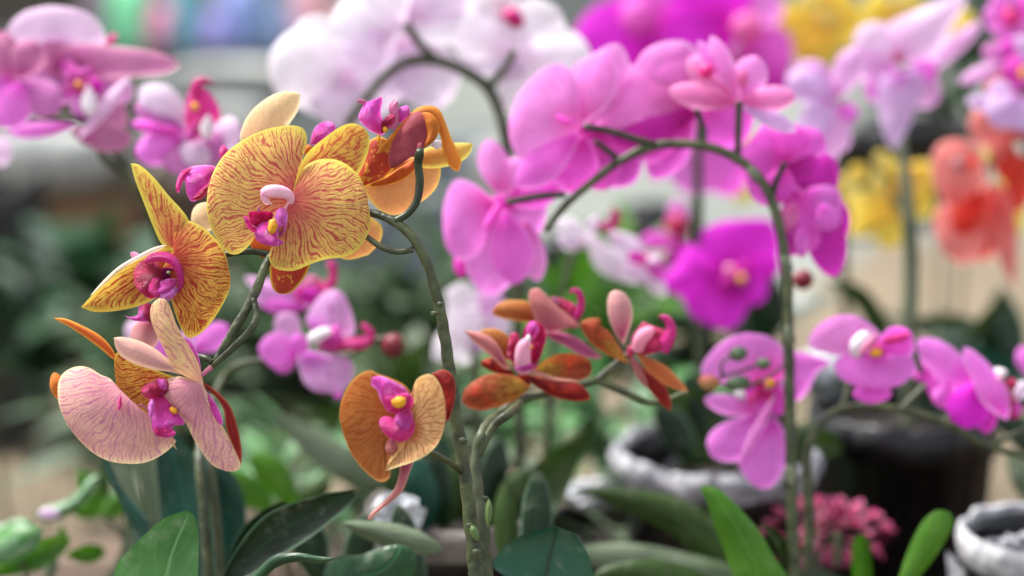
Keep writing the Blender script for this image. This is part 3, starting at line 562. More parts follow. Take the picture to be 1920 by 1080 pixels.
tube('pedicel', [(880, 500, 8, 12), (915, 475, 8, 14), (950, 445, 8, 16)], petal_mat('pink pedicel', dict(c=('#b06088', '#c07890', '#a86880'))), Cc, DC, 'c4')
# flower E, lower middle --------------------------------------------
DE = 1.15; E = fl(H, 775, 765, DE)
patch('sepal', [(580, 370), (560, 250), (530, 190), (512, 150)], [(600, 345), (622, 260), (622, 190), (600, 145), (560, 130)], M_CRIM, E, DE, 'c5', zb=-6, zt=-8, bulge=3)
patch('sepal', [(370, 540), (362, 620), (340, 680), (290, 740), (240, 785), (217, 815)], [(430, 545), (410, 610), (385, 680), (340, 730), (280, 775), (230, 824)], M_DUST, E, DE, 'c5', zb=-2, zt=4, bulge=3)
patch('petal', [(440, 290), (400, 210), (330, 170), (265, 148), (235, 133), (190, 145), (140, 190), (100, 270), (88, 350)], [(430, 400), (380, 480), (330, 540), (300, 600), (322, 590), (322, 625), (290, 648), (250, 635), (190, 580), (140, 510), (108, 430)], M_ORE, E, DE, 'c5', zb=0, zt=4, bulge=-7, curl=3, nu=36, nv=24, fan=(420, 330))
patch('petal', [(415, 360), (440, 260), (437, 190), (470, 158), (515, 153), (550, 195), (572, 260), (578, 330)], [(400, 440), (370, 500), (320, 560), (300, 595), (350, 580), (420, 558), (480, 530), (535, 480), (568, 410)], M_CRE2, E, DE, 'c5', zb=1, zt=6, bulge=-4, curl=5, nu=36, nv=24, ruf=1.2, fan=(400, 400))
patch('lip', [(400, 330), (330, 320), (285, 280), (262, 225), (235, 200), (240, 165)], [(420, 270), (390, 215), (330, 180), (280, 160)], M_LIP, E, DE, 'c5', zb=6, zt=12, bulge=4)
patch('lip_lobe', [(400, 340), (330, 330), (295, 300), (280, 250)], [(430, 280), (410, 240), (350, 240)], M_LIPH, E, DE, 'c5', zb=10, zt=12, bulge=3)
patch('lip', [(410, 330), (350, 350), (300, 345), (272, 365), (285, 410), (330, 450), (370, 465)], [(435, 370), (430, 420), (400, 455)], M_LIPH, E, DE, 'c5', zb=8, zt=12, bulge=5)
patch('lip_lobe', [(400, 310), (350, 340), (345, 380)], [(425, 330), (420, 380), (390, 410)], M_LIP, E, DE, 'c5', zb=14, zt=15, bulge=2); qp('lip_lobe', 330, 440, 330, 525, 60, M_DUST, E, DE, 'c5', zb=4, zt=2)
blob('callus', 362, 281, 34, 26, M_CAL, E, DE, 'c5', z=17, rot=20, lump=.3)
# flowers F, G, H ----------------------------------------------------
DF = 1.305; F_ = fl(H, 985, 695, DF)
patch('sepal', [(470, 680), (400, 600), (310, 580), (250, 600)], [(470, 710), (380, 700), (290, 670), (240, 630)], M_CRIM, F_, DF, 'c7', zb=-4, zt=-4)
qp('petal', 520, 600, 235, 390, 190, M_ORE, F_, DF, 'c7', zb=-3, zt=-3)
patch('petal', [(600, 790), (500, 720), (400, 698), (280, 705), (180, 755), (115, 820)], [(560, 830), (480, 890), (380, 930), (260, 960), (160, 945), (105, 900)], M_ROST, F_, DF, 'c7', zb=2, zt=6, bulge=5, nu=28, nv=16)
patch('petal', [(600, 680), (700, 600), (780, 560), (880, 550), (970, 568), (1030, 610)], [(680, 710), (790, 745), (900, 758), (1000, 728), (1040, 680)], M_ROST, F_, DF, 'c7', zb=0, zt=-2, bulge=-4, nu=28, nv=16)
patch('petal', [(560, 700), (700, 725), (830, 745), (940, 765), (1005, 815)], [(600, 760), (700, 830), (800, 875), (910, 895), (1000, 890), (1030, 868)], M_CRIM, F_, DF, 'c7', zb=2, zt=4, bulge=4)
patch('petal_edge', [(430, 615), (560, 640), (680, 690), (800, 730), (950, 745)], [(480, 655), (620, 700), (740, 745), (860, 760)], M_DUST, F_, DF, 'c7', zb=7, zt=4, bulge=1)
patch('sepal', [(450, 670), (400, 560), (340, 460), (240, 400), (115, 383)], [(400, 655), (340, 600), (260, 530), (170, 450)], M_DUST, F_, DF, 'c7', zb=4, zt=8, bulge=4)
patch('lip_lobe', [(500, 640), (430, 570), (440, 470), (450, 405)], [(540, 560), (520, 460), (500, 400)], M_LIPR, F_, DF, 'c7', zb=6, zt=10, bulge=3)
patch('lip', [(600, 660), (560, 520), (545, 400), (580, 330), (620, 312)], [(650, 620), (690, 520), (712, 430), (690, 350)], M_LIPR, F_, DF, 'c7', zb=6, zt=10, bulge=-4)
qp('lip_lobe', 600, 460, 620, 315, 90, M_LIP, F_, DF, 'c7', zb=10, zt=12)
tube('column', [(550, 660, 6, 60), (540, 600, 11, 58), (545, 520, 13, 55), (565, 470, 14, 42), (575, 440, 14, 14)], petal_mat('white rose column', dict(c=('#f2c4dc', '#f0b4d0', '#e04890'), b0=0, b1=.9)), F_, DF, 'c7', seg=16)
qp('lip_lobe', 650, 640, 480, 660, 60, M_LIP, F_, DF, 'c7', zb=12, zt=10); blob('callus', 603, 505, 14, 12, M_CAL, F_, DF, 'c7', z=20); blob('column_cap', 580, 440, 18, 24, M_WHITE, F_, DF, 'c7', z=20)
blob('receptacle', 550, 745, 60, 50, M_CRIM, F_, DF, 'c7', z=-3, depth=20)
DG = 1.335; G_ = fl(H, 1030, 620, DG)
patch('petal', [(700, 320), (600, 190), (510, 165), (400, 172), (335, 215)], [(640, 330), (520, 320), (400, 300), (320, 265), (310, 235)][:-1], M_ORE, G_, DG, 'c7', bulge=4)
patch('petal', [(740, 400), (660, 350), (610, 250), (582, 150), (595, 90)], [(850, 372), (950, 362), (945, 335), (860, 262), (780, 200), (700, 115), (650, 78)], M_DUST, G_, DG, 'c7', zb=4, zt=6, bulge=5, nu=26)
patch('sepal', [(700, 390), (830, 395), (960, 450), (1060, 530), (1118, 578)], [(720, 430), (830, 490), (950, 560), (1050, 590)], petal_mat('purple rose sepal', dict(c=('#b06880', '#a45078', '#902c50'))), G_, DG, 'c7', zb=2, zt=0, bulge=3)
patch('lip', [(740, 150), (810, 150), (880, 175), (920, 200)], [(770, 200), (850, 270), (900, 305), (930, 280)], M_LIPR, G_, DG, 'c7', zb=0, zt=2, bulge=4)
tube('lip_lobe', [(915, 300, 2, 32), (950, 240, 4, 34), (962, 170, 5, 28), (945, 110, 6, 24), (905, 95, 6, 20), (885, 120, 6, 8)], M_LIPH, G_, DG, 'c7', n=30)
tube('column', [(790, 190, 2, 26), (765, 160, 4, 22), (750, 150, 5, 10)], M_LIPP, G_, DG, 'c7')
DH = 1.325; Hh = fl(H, 1180, 655, DH)
patch('sepal', [(1265, 490), (1200, 390), (1160, 280), (1152, 180), (1175, 110), (1220, 92)], [(1300, 400), (1333, 290), (1325, 190), (1280, 118)], M_PALE, Hh, DH, 'c7', zb=2, zt=4, bulge=5)
patch('petal', [(1315, 630), (1240, 500), (1170, 400), (1105, 350), (1100, 300), (1020, 298), (955, 325)], [(1220, 590), (1120, 540), (1030, 470), (975, 390)], M_ROST, Hh, DH, 'c7', zb=0, zt=4, bulge=5, nu=26)
patch('petal', [(1320, 480), (1400, 560), (1500, 600), (1600, 660), (1700, 770), (1738, 825)], [(1370, 570), (1450, 680), (1560, 770), (1660, 815)], petal_mat('salmon sepal', dict(c=('#d88c54', '#c4683e', '#b04c38'))), Hh, DH, 'c7', zb=4, zt=6, bulge=4)
patch('sepal', [(1310, 540), (1400, 640), (1500, 720), (1580, 800), (1612, 900), (1612, 968)], [(1330, 640), (1400, 740), (1490, 860), (1560, 930)], M_CRIM, Hh, DH, 'c7', zb=0, zt=2, bulge=3)
qp('petal_edge', 1310, 560, 1440, 800, 60, M_DUST, Hh, DH, 'c7', zb=2, zt=4)
patch('lip', [(1400, 570), (1360, 500), (1320, 450), (1350, 400), (1410, 320)], [(1500, 545), (1580, 510), (1620, 440), (1560, 380), (1490, 355)], M_LIPR, Hh, DH, 'c7', zb=2, zt=6, bulge=7)
tube('column', [(1370, 520, 8, 46), (1400, 440, 12, 56), (1450, 395, 13, 48), (1490, 370, 13, 18)], petal_mat('rose white column', dict(c=('#f4b8cc', '#f0a4c0', '#e86898'))), Hh, DH, 'c7')
tube('lip_lobe', [(1540, 520, 8, 60), (1590, 440, 10, 52), (1610, 370, 11, 40), (1590, 310, 12, 30), (1550, 285, 12, 20), (1525, 290, 12, 8)], M_LIPH, Hh, DH, 'c7', n=30)
blob('lip_lobe', 1490, 490, 60, 55, M_LIPR, Hh, DH, 'c7', z=12); blob('receptacle', 1320, 540, 28, 50, M_LIPR, Hh, DH, 'c7', z=0)
# ============================================================ generic helpers for the softer plants
def qs(f, D, c, items, z0=0, rnd=.6):
    """items: (bx, by, tx, ty, w, material[, zb, zt, bulge])"""
    for it in items:
        bx, by, tx, ty, w, m = it[:6]; zb, zt, bu = (tuple(it[6:]) + (0, 4, 5)[len(it) - 6:])[:3]
        qp('petal', bx, by, tx, ty, w, m, f, D, c, zb=zb + z0, zt=zt + z0, bulge=bu, ruf=1.3, rnd=rnd)
def plant(label, x, D, y=1120, name='orchid_plant', cat='orchid'):
    return thing(name, label, cat, at(x, y, D), 'orchid plants')
# ---- 2. the pink arching orchid -----------------------------------
D = 1.42
P = plant('tall bright pink orchid whose stem bends over in a full arch', 1490, D)
tube('stem', [(1492, 1300, 18, 11.4), (1488, 1080, 18, 11.4), (1484, 900, 18, 11.0), (1480, 720, 18, 11.0), (1478, 600, 18, 10.6), (1474, 500, 18, 10.6), (1455, 400, 18, 9.7), (1425, 335, 18, 9.2), (1375, 293, 18, 8.8), (1310, 272, 18, 8.4), (1235, 272, 18, 8.4), (1165, 300, 18, 8.4), (1105, 345, 18, 7.9), (1060, 385, 18, 7.5), (1022, 432, 18, 6.2)], M_STEM, P, D, n=140, seg=14, lump=.2)
for pts in ([(1235, 273, 18, 7), (1195, 262, 22, 7), (1140, 245, 26, 6.5), (1095, 238, 28, 7)], [(1060, 365, 18, 6), (1010, 368, 24, 6.5), (950, 380, 28, 6.5)], [(1155, 295, 18, 6), (1130, 275, 22, 6), (1115, 265, 24, 5)],
            [(1383, 300, 18, 6), (1384, 250, 20, 6.5), (1386, 190, 22, 7)], [(1320, 275, 14, 6), (1318, 240, 10, 6), (1305, 205, 10, 6)], [(1448, 372, 18, 6), (1455, 340, 21, 6), (1472, 305, 24, 6)]):
    tube('pedicel', pts, M_STEMD, P, D, n=16)
for (x, y, r) in ((1487, 1010, 15), (1482, 905, 15), (1479, 640, 14), (1475, 505, 13), (1420, 333, 12), (1237, 272, 11), (1383, 299, 11), (1060, 385, 10)):
    blob('node', x, y, r, r * .5, M_STEMG, P, D, z=18, lump=.3, rot=20 if y > 400 else 60)
for (x, y, tx, ty) in ((1486, 915, 1478, 870), (1482, 650, 1476, 608), (1477, 515, 1468, 478), (1426, 342, 1404, 312)):
    qp('bract', x, y, tx, ty, 20, M_STEMP, P, D, zb=22, zt=24, bulge=2)
f = fl(P, 935, 385, D)
patch('petal', [(300, 480), (200, 400), (110, 365), (60, 410), (30, 520), (28, 620)], [(260, 600), (240, 700), (170, 770), (100, 770), (45, 710)], M_PK, f, D, 'd3', zb=4, zt=-2, bulge=8)
qs(f, D, 'd3', [(320, 450, 255, 165, 160, M_PK2, 2, 0), (330, 470, 620, 420, 150, M_PKM, 0, -4), (330, 440, 420, 260, 150, M_PK2, 0, -4), (300, 500, 270, 960, 290, M_PK, 0, -6), (340, 520, 400, 900, 230, M_VIO, 6, 4), (440, 560, 510, 885, 140, M_PK2, -4, -8), (320, 480, 230, 640, 40, M_PKM, 12, 10)])
blob('lip', 120, 800, 40, 60, M_PKM, f, D, 'd3', z=-12)
blob('receptacle', 938, 388, 24, 24, M_PKM, f, D, z=-4, depth=16); qp('petal', 930, 380, 1010, 440, 130, M_PK, f, D, zb=-8, zt=-12)
f = fl(P, 1085, 235, D - .01)
patch('petal', [(1010, 530), (1000, 400), (985, 320), (940, 275), (880, 272), (800, 330), (740, 410), (705, 520)], [(960, 600), (880, 650), (800, 690), (750, 670), (712, 600)], M_PK2, f, D - .01, 'd1', zb=4, zt=0, bulge=8)
qp('petal', 1030, 540, 1170, 185, 200, M_PK2, f, D, 'd1', zb=0, zt=-3); qp('petal', 1040, 500, 1060, 240, 200, M_PK, f, D, 'd1', zb=-4, zt=-6)
qp('petal', 1060, 540, 1290, 620, 190, M_PKM, f, D, 'd1', zb=-6, zt=-10)
qs(f, D - .01, 'd3', [(720, 130, 400, 405, 190, M_VIO, 6, 2), (740, 140, 680, 440, 230, M_PKM, 2, -4), (725, 95, 850, -280, 230, M_PK2, 2, -4), (740, 110, 800, -120, 200, M_PK, -4, -8), (700, 90, 590, 45, 28, M_PKM, 12, 10), (760, 170, 860, 420, 230, M_PKM, -6, -12)])
qp('petal', 740, 170, 940, 330, 200, M_PKM, f, D, 'd3', zb=-8, zt=-14)
blob('receptacle', 1092, 242, 22, 22, M_PKM, f, D, z=-4, depth=16); qp('petal', 1085, 235, 1130, 330, 150, M_PKM, f, D, zb=-8, zt=-12)
qs(f, D, 'p', [(1100, 240, 1190, 342, 110, M_PKM, -10, -14), (1100, 235, 1215, 290, 90, M_PK, -12, -14), (1080, 250, 1020, 360, 110, M_PK, -6, -10)])
f = fl(P, 1290, 190, D + .01)
qs(f, D + .01, 'p', [(1310, 200, 1205, 98, 150, M_PK2), (1330, 190, 1225, 110, 120, M_PK2, 2, 4), (1310, 185, 1110, 205, 130, M_PK2, 4, 6), (1320, 200, 1150, 262, 80, M_PKD, 4, 6), (1300, 195, 1120, 170, 120, M_PK2, -4, -4), (1310, 190, 1180, 290, 110, M_PKM, -4, -6), (1320, 190, 1400, 260, 110, M_PKM, -4, -6), (1300, 200, 1222, 335, 80, M_PKM, -8, -10), (1330, 170, 1290, 110, 90, M_PK2)])
blob('receptacle', 1304, 200, 12, 12, M_PKM, f, D, z=0)
f = fl(P, 1386, 190, D - .01)
qs(f, D - .01, 'd2', [(245, 430, 20, 250, 130, M_ROSE, 0, 0), (240, 440, -60, 380, 110, M_ROSE, 3, 3), (245, 430, 120, 150, 85, M_PK2, 6, 10), (235, 400, 60, 170, 70, M_PK, 3, 6), (240, 430, 480, 405, 110, M_ROSE, 6, 8), (250, 445, 480, 550, 75, M_LAV2, 4, 4), (250, 430, 310, 235, 150, M_PK2, 0, 0)])
blob('lip', 100, 300, 32, 32, M_LIPH, f, D - .01, 'd2', z=12); blob('lip', 250, 330, 26, 40, M_ROSE, f, D - .01, 'd2', z=8)
f = fl(P, 1470, 310, D)
patch('petal', [(430, 690), (350, 560), (290, 580), (262, 660), (268, 760)], [(440, 800), (400, 860), (340, 868), (290, 830)], M_PKM, f, D, 'd2', zb=2, zt=4)
qs(f, D, 'd2', [(430, 690, 470, 520, 190, M_PKM, 0, -4), (440, 690, 640, 820, 260, M_PKD, -2, -4), (430, 700, 380, 860, 150, M_PKM, 6, 6), (500, 760, 650, 1050, 240, M_PKD, 0, -4), (460, 780, 540, 1060, 190, M_PKM, 4, 2), (560, 800, 640, 1170, 170, M_PKD, 2, -4), (470, 850, 430, 980, 90, M_ROSE, 8, 6), (500, 950, 505, 1090, 60, M_VIO, 12, 10), (450, 900, 470, 1080, 120, M_PKD, 2, 0), (580, 860, 640, 970, 110, M_VIO, 9, 7), (440, 690, 590, 560, 170, M_PKM, -6, -8), (460, 720, 640, 700, 150, M_VIO, -3, -6), (420, 680, 340, 520, 130, M_PKM, -4, -8), (520, 800, 660, 900, 160, M_VIO, 4, 2)])
for (x, y, rx, ry, r, m) in ((295, 295, 50, 38, 10, M_BUDG), (428, 347, 40, 30, 0, M_BUDG), (292, 450, 68, 38, 8, M_BUDG), (140, 448, 58, 42, -12, M_BUDS)):
    blob('bud', x, y, rx, ry, m, P, D, 'd5', rot=r, z=22, lump=.2)
for pts in ([(560, 330, 6, 6), (480, 400, 14, 8), (330, 475, 18, 10), (190, 455, 20, 8), (212, 410, 22, 10), (205, 350, 22, 8), (250, 310, 22, 7)], [(212, 412, 22, 9), (300, 390, 22, 8), (400, 352, 22, 7)]):
    tube('bud_stalk', pts, M_STEMG, P, D, 'd5', n=30)
blob('bud', 1505, 524, 20, 19, M_BUDR, P, D + .06, z=0)
# ---- 3. violet pink orchid low on the right -------------------------
D = 1.43
Q = plant('low violet pink orchid with flowers strung along a drooping stem over black pots', 1520, D)
tube('stem', [(1524, 1300, 0, 11), (1516, 1080, 0, 10), (1518, 960, 0, 10), (1513, 860, 0, 9), (1530, 805, 0, 8), (1572, 768, 0, 7.5), (1640, 762, 0, 7.5), (1720, 775, 0, 7.5), (1790, 800, 0, 7), (1850, 835, 0, 7), (1940, 860, 0, 7)], M_STEM, Q, D, n=100, lump=.2)
for pts in ([(1575, 768, 0, 6), (1588, 740, -3, 6), (1590, 715, -6, 6)], [(1690, 768, 0, 6), (1712, 745, -3, 6), (1735, 722, -6, 6)], [(1712, 640, 4, 6), (1718, 670, 5, 6), (1728, 700, 6, 6)], [(1770, 790, 0, 5), (1795, 765, -4, 5)], [(1860, 835, 0, 6), (1930, 800, 0, 6)]):
    tube('pedicel', pts, M_STEMG, Q, D, n=16)
M_CW = M_WHITE
f = fl(Q, 1430, 720, D)
patch('petal', [(480, 445), (300, 445), (180, 450), (110, 420), (98, 370), (130, 310), (190, 245), (260, 200), (340, 182)], [(545, 420), (555, 340), (535, 265), (490, 218), (420, 190)], M_PK, f, D, 'd5', zb=0, zt=4, bulge=7)
patch('petal', [(520, 540), (540, 350), (560, 280), (640, 285), (720, 310), (795, 335)], [(610, 545), (670, 490), (710, 400), (760, 360)], M_VIO, f, D, 'd5', zb=-6, zt=-2, bulge=5)
patch('petal', [(430, 600), (330, 625), (220, 660), (150, 710), (128, 775), (150, 840)], [(430, 700), (360, 820), (290, 865), (210, 865)], M_VIO, f, D, 'd5', zb=2, zt=6, bulge=6)
patch('petal', [(480, 620), (380, 740), (300, 840), (300, 890), (350, 970), (400, 1008)], [(530, 680), (562, 780), (550, 890), (500, 980), (450, 1012)], M_VIO, f, D, 'd5', zb=0, zt=6, bulge=6)
qs(f, D, 'd5', [(430, 610, 112, 535, 110, M_PK, 4, 8), (500, 500, 310, 860, 55, M_PK2, 14, 16), (480, 460, 520, 620, 150, M_PKM, -4, -4), (500, 430, 400, 610, 190, M_PKM, -2, -2), (490, 440, 290, 500, 130, M_PKM, -3, -3)])
lipset(f, 440, 480, 140, 120, D, 'd5', M_LIPH, cal=False); blob('callus', 468, 452, 30, 24, M_CAL, f, D, 'd5', z=18); tube('column', [(290, 490, 10, 22), (310, 510, 12, 28), (330, 525, 12, 14)], M_CW, f, D, 'd5')
D = 1.40; f = fl(Q, 1640, 660, D)
patch('petal', [(1050, 290), (900, 315), (780, 292), (700, 270), (666, 235), (700, 160), (760, 110), (830, 86)], [(1085, 260), (1070, 210), (1030, 160), (970, 112), (900, 86)], M_PK2, f, D, 'd5', zb=0, zt=5, bulge=8)
patch('petal', [(1040, 285), (920, 300), (830, 315), (808, 370), (850, 430), (930, 468), (1010, 480)], [(1170, 295), (1235, 330), (1230, 400), (1170, 455), (1090, 478)], M_VIO, f, D, 'd5', zb=6, zt=10, bulge=7)
qs(f, D, 'd5', [(1030, 290, 1222, 185, 170, M_PKM, 4, 6), (1060, 230, 1215, 190, 60, M_LIPH, 9, 9), (1060, 300, 1240, 250, 120, M_VIO, 2, 2), (1010, 430, 1010, 560, 210, M_PKM, 0, 0)])
tube('column', [(925, 300, 10, 30), (930, 250, 14, 42), (965, 205, 14, 38), (1000, 190, 12, 14)], M_CW, f, D, 'd5'); qp('column_edge', 930, 310, 1035, 185, 40, M_LIPP, f, D, 'd5', zb=22, zt=22)
qp('lip', 1085, 300, 1010, 250, 60, M_LIPH, f, D, 'd5', zb=14, zt=16); blob('callus', 1028, 290, 34, 24, M_CAL, f, D, 'd5', z=22)
D = 1.44; f = fl(Q, 1800, 720, D)
patch('petal', [(1560, 440), (1500, 320), (1400, 235), (1300, 207), (1245, 225)], [(1470, 500), (1380, 450), (1290, 350), (1250, 290)], M_VIO, f, D, 'd5', zb=0, zt=3, bulge=5)
patch('petal', [(1540, 420), (1420, 400), (1300, 330), (1262, 340), (1300, 480)], [(1480, 520), (1420, 570), (1380, 585), (1330, 540)], M_PKM, f, D, 'd5', zb=-4, zt=-2, bulge=-4)
qs(f, D, 'd5', [(1570, 440, 1480, 690, 230, M_MAG, 8, 10), (1580, 480, 1625, 715, 140, M_PKD, 0, 0), (1520, 560, 1420, 670, 80, M_PKD, 0, 0), (1260, 350, 1290, 440, 100, M_PKM, -6, -6), (1430, 440, 1340, 560, 90, M_VIO, 4, 4)])
patch('petal', [(1725, 650), (1600, 560), (1540, 430), (1495, 330), (1492, 262)], [(1745, 600), (1740, 500), (1660, 380), (1570, 290), (1520, 262)], M_VIO, f, D, 'd5', zb=14, zt=16, bulge=4)
lipset(f, 1700, 470, 60, 130, D, 'd5', M_LIPR, cal=True); blob('column', 1680, 395, 48, 26, M_WHITE, f, D, 'd5', z=4); qs(f, D, 'd5', [(1730, 620, 1800, 560, 80, M_PKM), (1780, 540, 1830, 440, 90, M_WL, -5, -5), (1700, 560, 1790, 640, 60, M_LIPH)])
qp('petal', 1900, 300, 1780, 350, 160, M_VIO, f, D + .1, 'd5')
# ---- 4. vivid magenta orchid ----------------------------------------
D = 1.72
Mg = plant('vivid magenta orchid glowing behind the pink arch with flowers high and low', 1312, D)
tube('stem', [(1330, 1300, 0, 10), (1318, 900, 0, 10), (1312, 600, 0, 10), (1309, 430, 0, 10), (1308, 300, 0, 9), (1312, 210, 0, 9), (1310, 120, 0, 8)], M_STEMD, Mg, D, n=80)
f = fl(Mg, 1375, 515, D)
patch('petal', [(660, 570), (520, 520), (400, 400), (400, 290), (470, 225), (590, 190), (700, 190)], [(760, 600), (880, 560), (935, 440), (940, 310), (890, 200), (800, 180)], M_MAG, f, D, 'd4', zb=0, zt=6, bulge=8)
patch('petal', [(620, 570), (500, 450), (350, 350), (280, 400), (250, 480), (160, 570), (170, 660)], [(560, 680), (430, 720), (320, 720), (240, 690)], M_MAG, f, D, 'd4', zb=3, zt=8, bulge=8)
patch('petal', [(620, 620), (440, 600), (330, 660), (290, 740), (370, 850), (470, 900), (560, 935)], [(720, 680), (720, 790), (680, 870), (620, 930)], M_MAG, f, D, 'd4', zb=5, zt=10, bulge=6)
qs(f, D, 'd4', [(680, 600, 850, 720, 210, M_MAG, 4, 8), (700, 540, 950, 480, 180, M_MAG, 0, 4)])
blob('lip', 590, 610, 50, 40, M_PKD, f, D, 'd4', z=22); blob('lip', 700, 510, 45, 50, M_PKD, f, D, 'd4', z=18); blob('lip', 640, 570, 80, 75, M_PKD, f, D, 'd4', z=16); blob('callus', 685, 585, 32, 32, M_CAL, f, D, 'd4', z=36); blob('column', 605, 525, 40, 40, M_LIPP, f, D, 'd4', z=30)
f = fl(Mg, 1310, 215, D + .05)
qs(f, D + .05, 'p', [(1320, 205, 1300, 368, 130, M_PK, -4, -8), (1330, 210, 1375, 368, 110, M_PKM, -8, -12), (1300, 210, 1222, 338, 60, M_PK, -6, -8), (1290, 200, 1190, 270, 100, M_PKM, -6, -8)])
f = fl(Mg, 1265, 440, D + .05)
qs(f, D + .05, 'd3', [(1230, 680, 1020, 680, 100, M_PKM), (1230, 640, 1210, 470, 110, M_PK), (1200, 640, 1160, 570, 60, M_LIPH), (1240, 690, 1140, 800, 60, M_PKD), (1250, 650, 1230, 800, 110, M_PKD)]); blob('lip', 1215, 600, 50, 60, M_LIPR, f, D + .05, 'd3', z=12)
D = 1.95; f = fl(Mg, 1260, 60, D)
qs(f, D, 'p', [(1240, 70, 1075, 75, 140, M_MAG, 0, 6, 8), (1230, 90, 1120, 150, 80, M_MAG, 4, 8), (1240, 60, 1200, -60, 150, M_PKM), (1230, 80, 1300, 170, 120, M_MAG)]); blob('lip', 1195, 30, 32, 36, M_PK, f, D, z=10)
f = fl(Mg, 1350, 60, D)
qs(f, D, 'p', [(1380, 80, 1240, 30, 160, M_MAG, 0, 6, 8), (1350, 60, 1330, -70, 170, M_MAG, 4, 8), (1380, 60, 1430, -40, 130, M_PK, 0, 2), (1380, 90, 1485, 125, 130, M_PKM), (1370, 100, 1330, 200, 120, M_PKM), (1400, 90, 1450, 200, 110, M_PKD)]); blob('lip', 1400, 50, 30, 26, M_ROSE, f, D, z=16)
# ---- 5. white orchid, top --------------------------------------------
D = 1.6
Wh = plant('white orchid flushed with lilac arching across the top between the orange and magenta flowers', 985, D)
tube('stem', [(985, 1300, -40, 11), (975, 900, -40, 11), (972, 600, -20, 11), (965, 400, 0, 11), (948, 260, 20, 11), (935, 205, 20, 11), (912, 162, 20, 11), (870, 133, 20, 10.5), (820, 114, 20, 10), (765, 115, 20, 10), (725, 140, 20, 9), (690, 180, 20, 9), (650, 235, 14, 8)], M_STEMG, Wh, D, n=120)
tube('pedicel', [(820, 114, 20, 8), (790, 85, 24, 8), (760, 45, 26, 8)], M_STEMG, Wh, D); tube('pedicel', [(922, 158, 20, 8), (945, 130, 24, 8), (965, 95, 26, 8)], M_STEMG, Wh, D)
f = fl(Wh, 640, 115, D); qs(f, D, 'p', [(660, 150, 505, 105, 160, M_WP, 0, 4, 10), (650, 130, 640, 240, 130, M_WL, 4, 6), (660, 120, 560, 200, 110, M_WP, -4, 0), (650, 110, 730, 210, 120, M_WL, -4, -4), (640, 110, 560, 40, 90, M_WP, -5, -5)])
f = fl(Wh, 750, 45, D - .02); qs(f, D - .02, 'p', [(760, 50, 620, 40, 130, M_WP, 0, 4, 8), (760, 40, 690, -50, 130, M_WP), (750, 50, 880, 10, 120, M_WP, -2, 0), (760, 40, 880, -40, 110, M_WL), (740, 50, 640, 100, 70, M_WL, 4, 6), (760, 60, 830, 200, 130, M_WL, -12, -14), (750, 60, 720, 190, 130, M_WL, -14, -16), (740, 60, 650, 130, 90, M_WL, -8, -8)])
f = fl(Wh, 960, 90, D - .01); qs(f, D - .01, 'p', [(965, 95, 840, 40, 100, M_WP, 4, 6), (960, 90, 900, -20, 110, M_WP), (960, 90, 1050, 20, 120, M_WP), (970, 90, 1110, 120, 110, M_WP, 3, 6, 8), (960, 100, 1010, 220, 120, M_WP, 0, -4), (950, 90, 860, 110, 90, M_WL, -4, -4), (965, 100, 1080, 180, 90, M_WL, -6, -8), (955, 95, 950, 150, 70, M_WL, 4, 4)])
qp('lip', 960, 50, 925, -10, 36, M_LIPH, f, D, zb=8, zt=14); qp('lip', 955, 50, 985, 35, 22, M_LIPH, f, D, zb=14, zt=14); blob('lip', 958, 30, 20, 14, M_LIPH, f, D, z=14)
# white flowers low behind the stem
D = 1.6
Ws = plant('small white orchid hidden behind the orange stem at the foot of the pink flowers', 870, D)
tube('stem', [(895, 1300, 0, 8), (895, 900, 0, 8), (892, 700, 0, 8), (885, 600, 0, 7)], M_STEMG, Ws, D)
f = fl(Ws, 885, 600, D); qs(f, D, 'p', [(900, 580, 835, 545, 70, M_WP, 4, 6), (910, 590, 832, 625, 90, M_WP, 6, 8), (890, 600, 812, 675, 60, M_WP, 2, 6), (900, 600, 860, 685, 60, M_WP, -3, -6), (900, 600, 960, 620, 60, M_WL), (900, 590, 940, 550, 80, M_LAV), (890, 610, 900, 660, 60, M_LAV)], rnd=1.0)
D = 1.6
Wm = plant('small white orchid with magenta throats between the pink arch and the round magenta flower', 1085, D)
tube('stem', [(1010, 1300, 0, 7), (1020, 900, 0, 7), (1045, 600, 0, 6), (1075, 480, 0, 6), (1095, 450, 0, 6)], M_STEMG, Wm, D)
f = fl(Wm, 1120, 460, D); qs(f, D, 'd3', [(780, 700, 600, 570, 120, M_WP, 0, 4), (740, 620, 940, 880, 140, M_WP, 0, 6, 8), (800, 680, 1010, 900, 120, M_WP, 4, 6, 6), (840, 620, 1060, 760, 110, M_WL, -4, 0), (760, 720, 600, 660, 80, M_WL), (840, 620, 760, 580, 90, M_WL)], rnd=.95)
qp('lip', 850, 620, 820, 590, 60, M_LIPH, f, D, 'd3', zb=8, zt=10); tube('lip', [(850, 610, 8, 30), (895, 590, 10, 28), (900, 545, 12, 26), (880, 525, 12, 14)], M_LIPH, f, D, 'd3')
f = fl(Wm, 1190, 500, D - .03); qs(f, D - .03, 'd3', [(1000, 740, 1130, 890, 150, M_LIP, 0, 0), (940, 790, 1090, 900, 80, M_WL, 4, 6), (960, 780, 1030, 740, 60, M_PKD, 6, 6), (1040, 830, 1160, 960, 80, M_WP, 0, 0), (1040, 800, 1130, 760, 50, M_WL)])
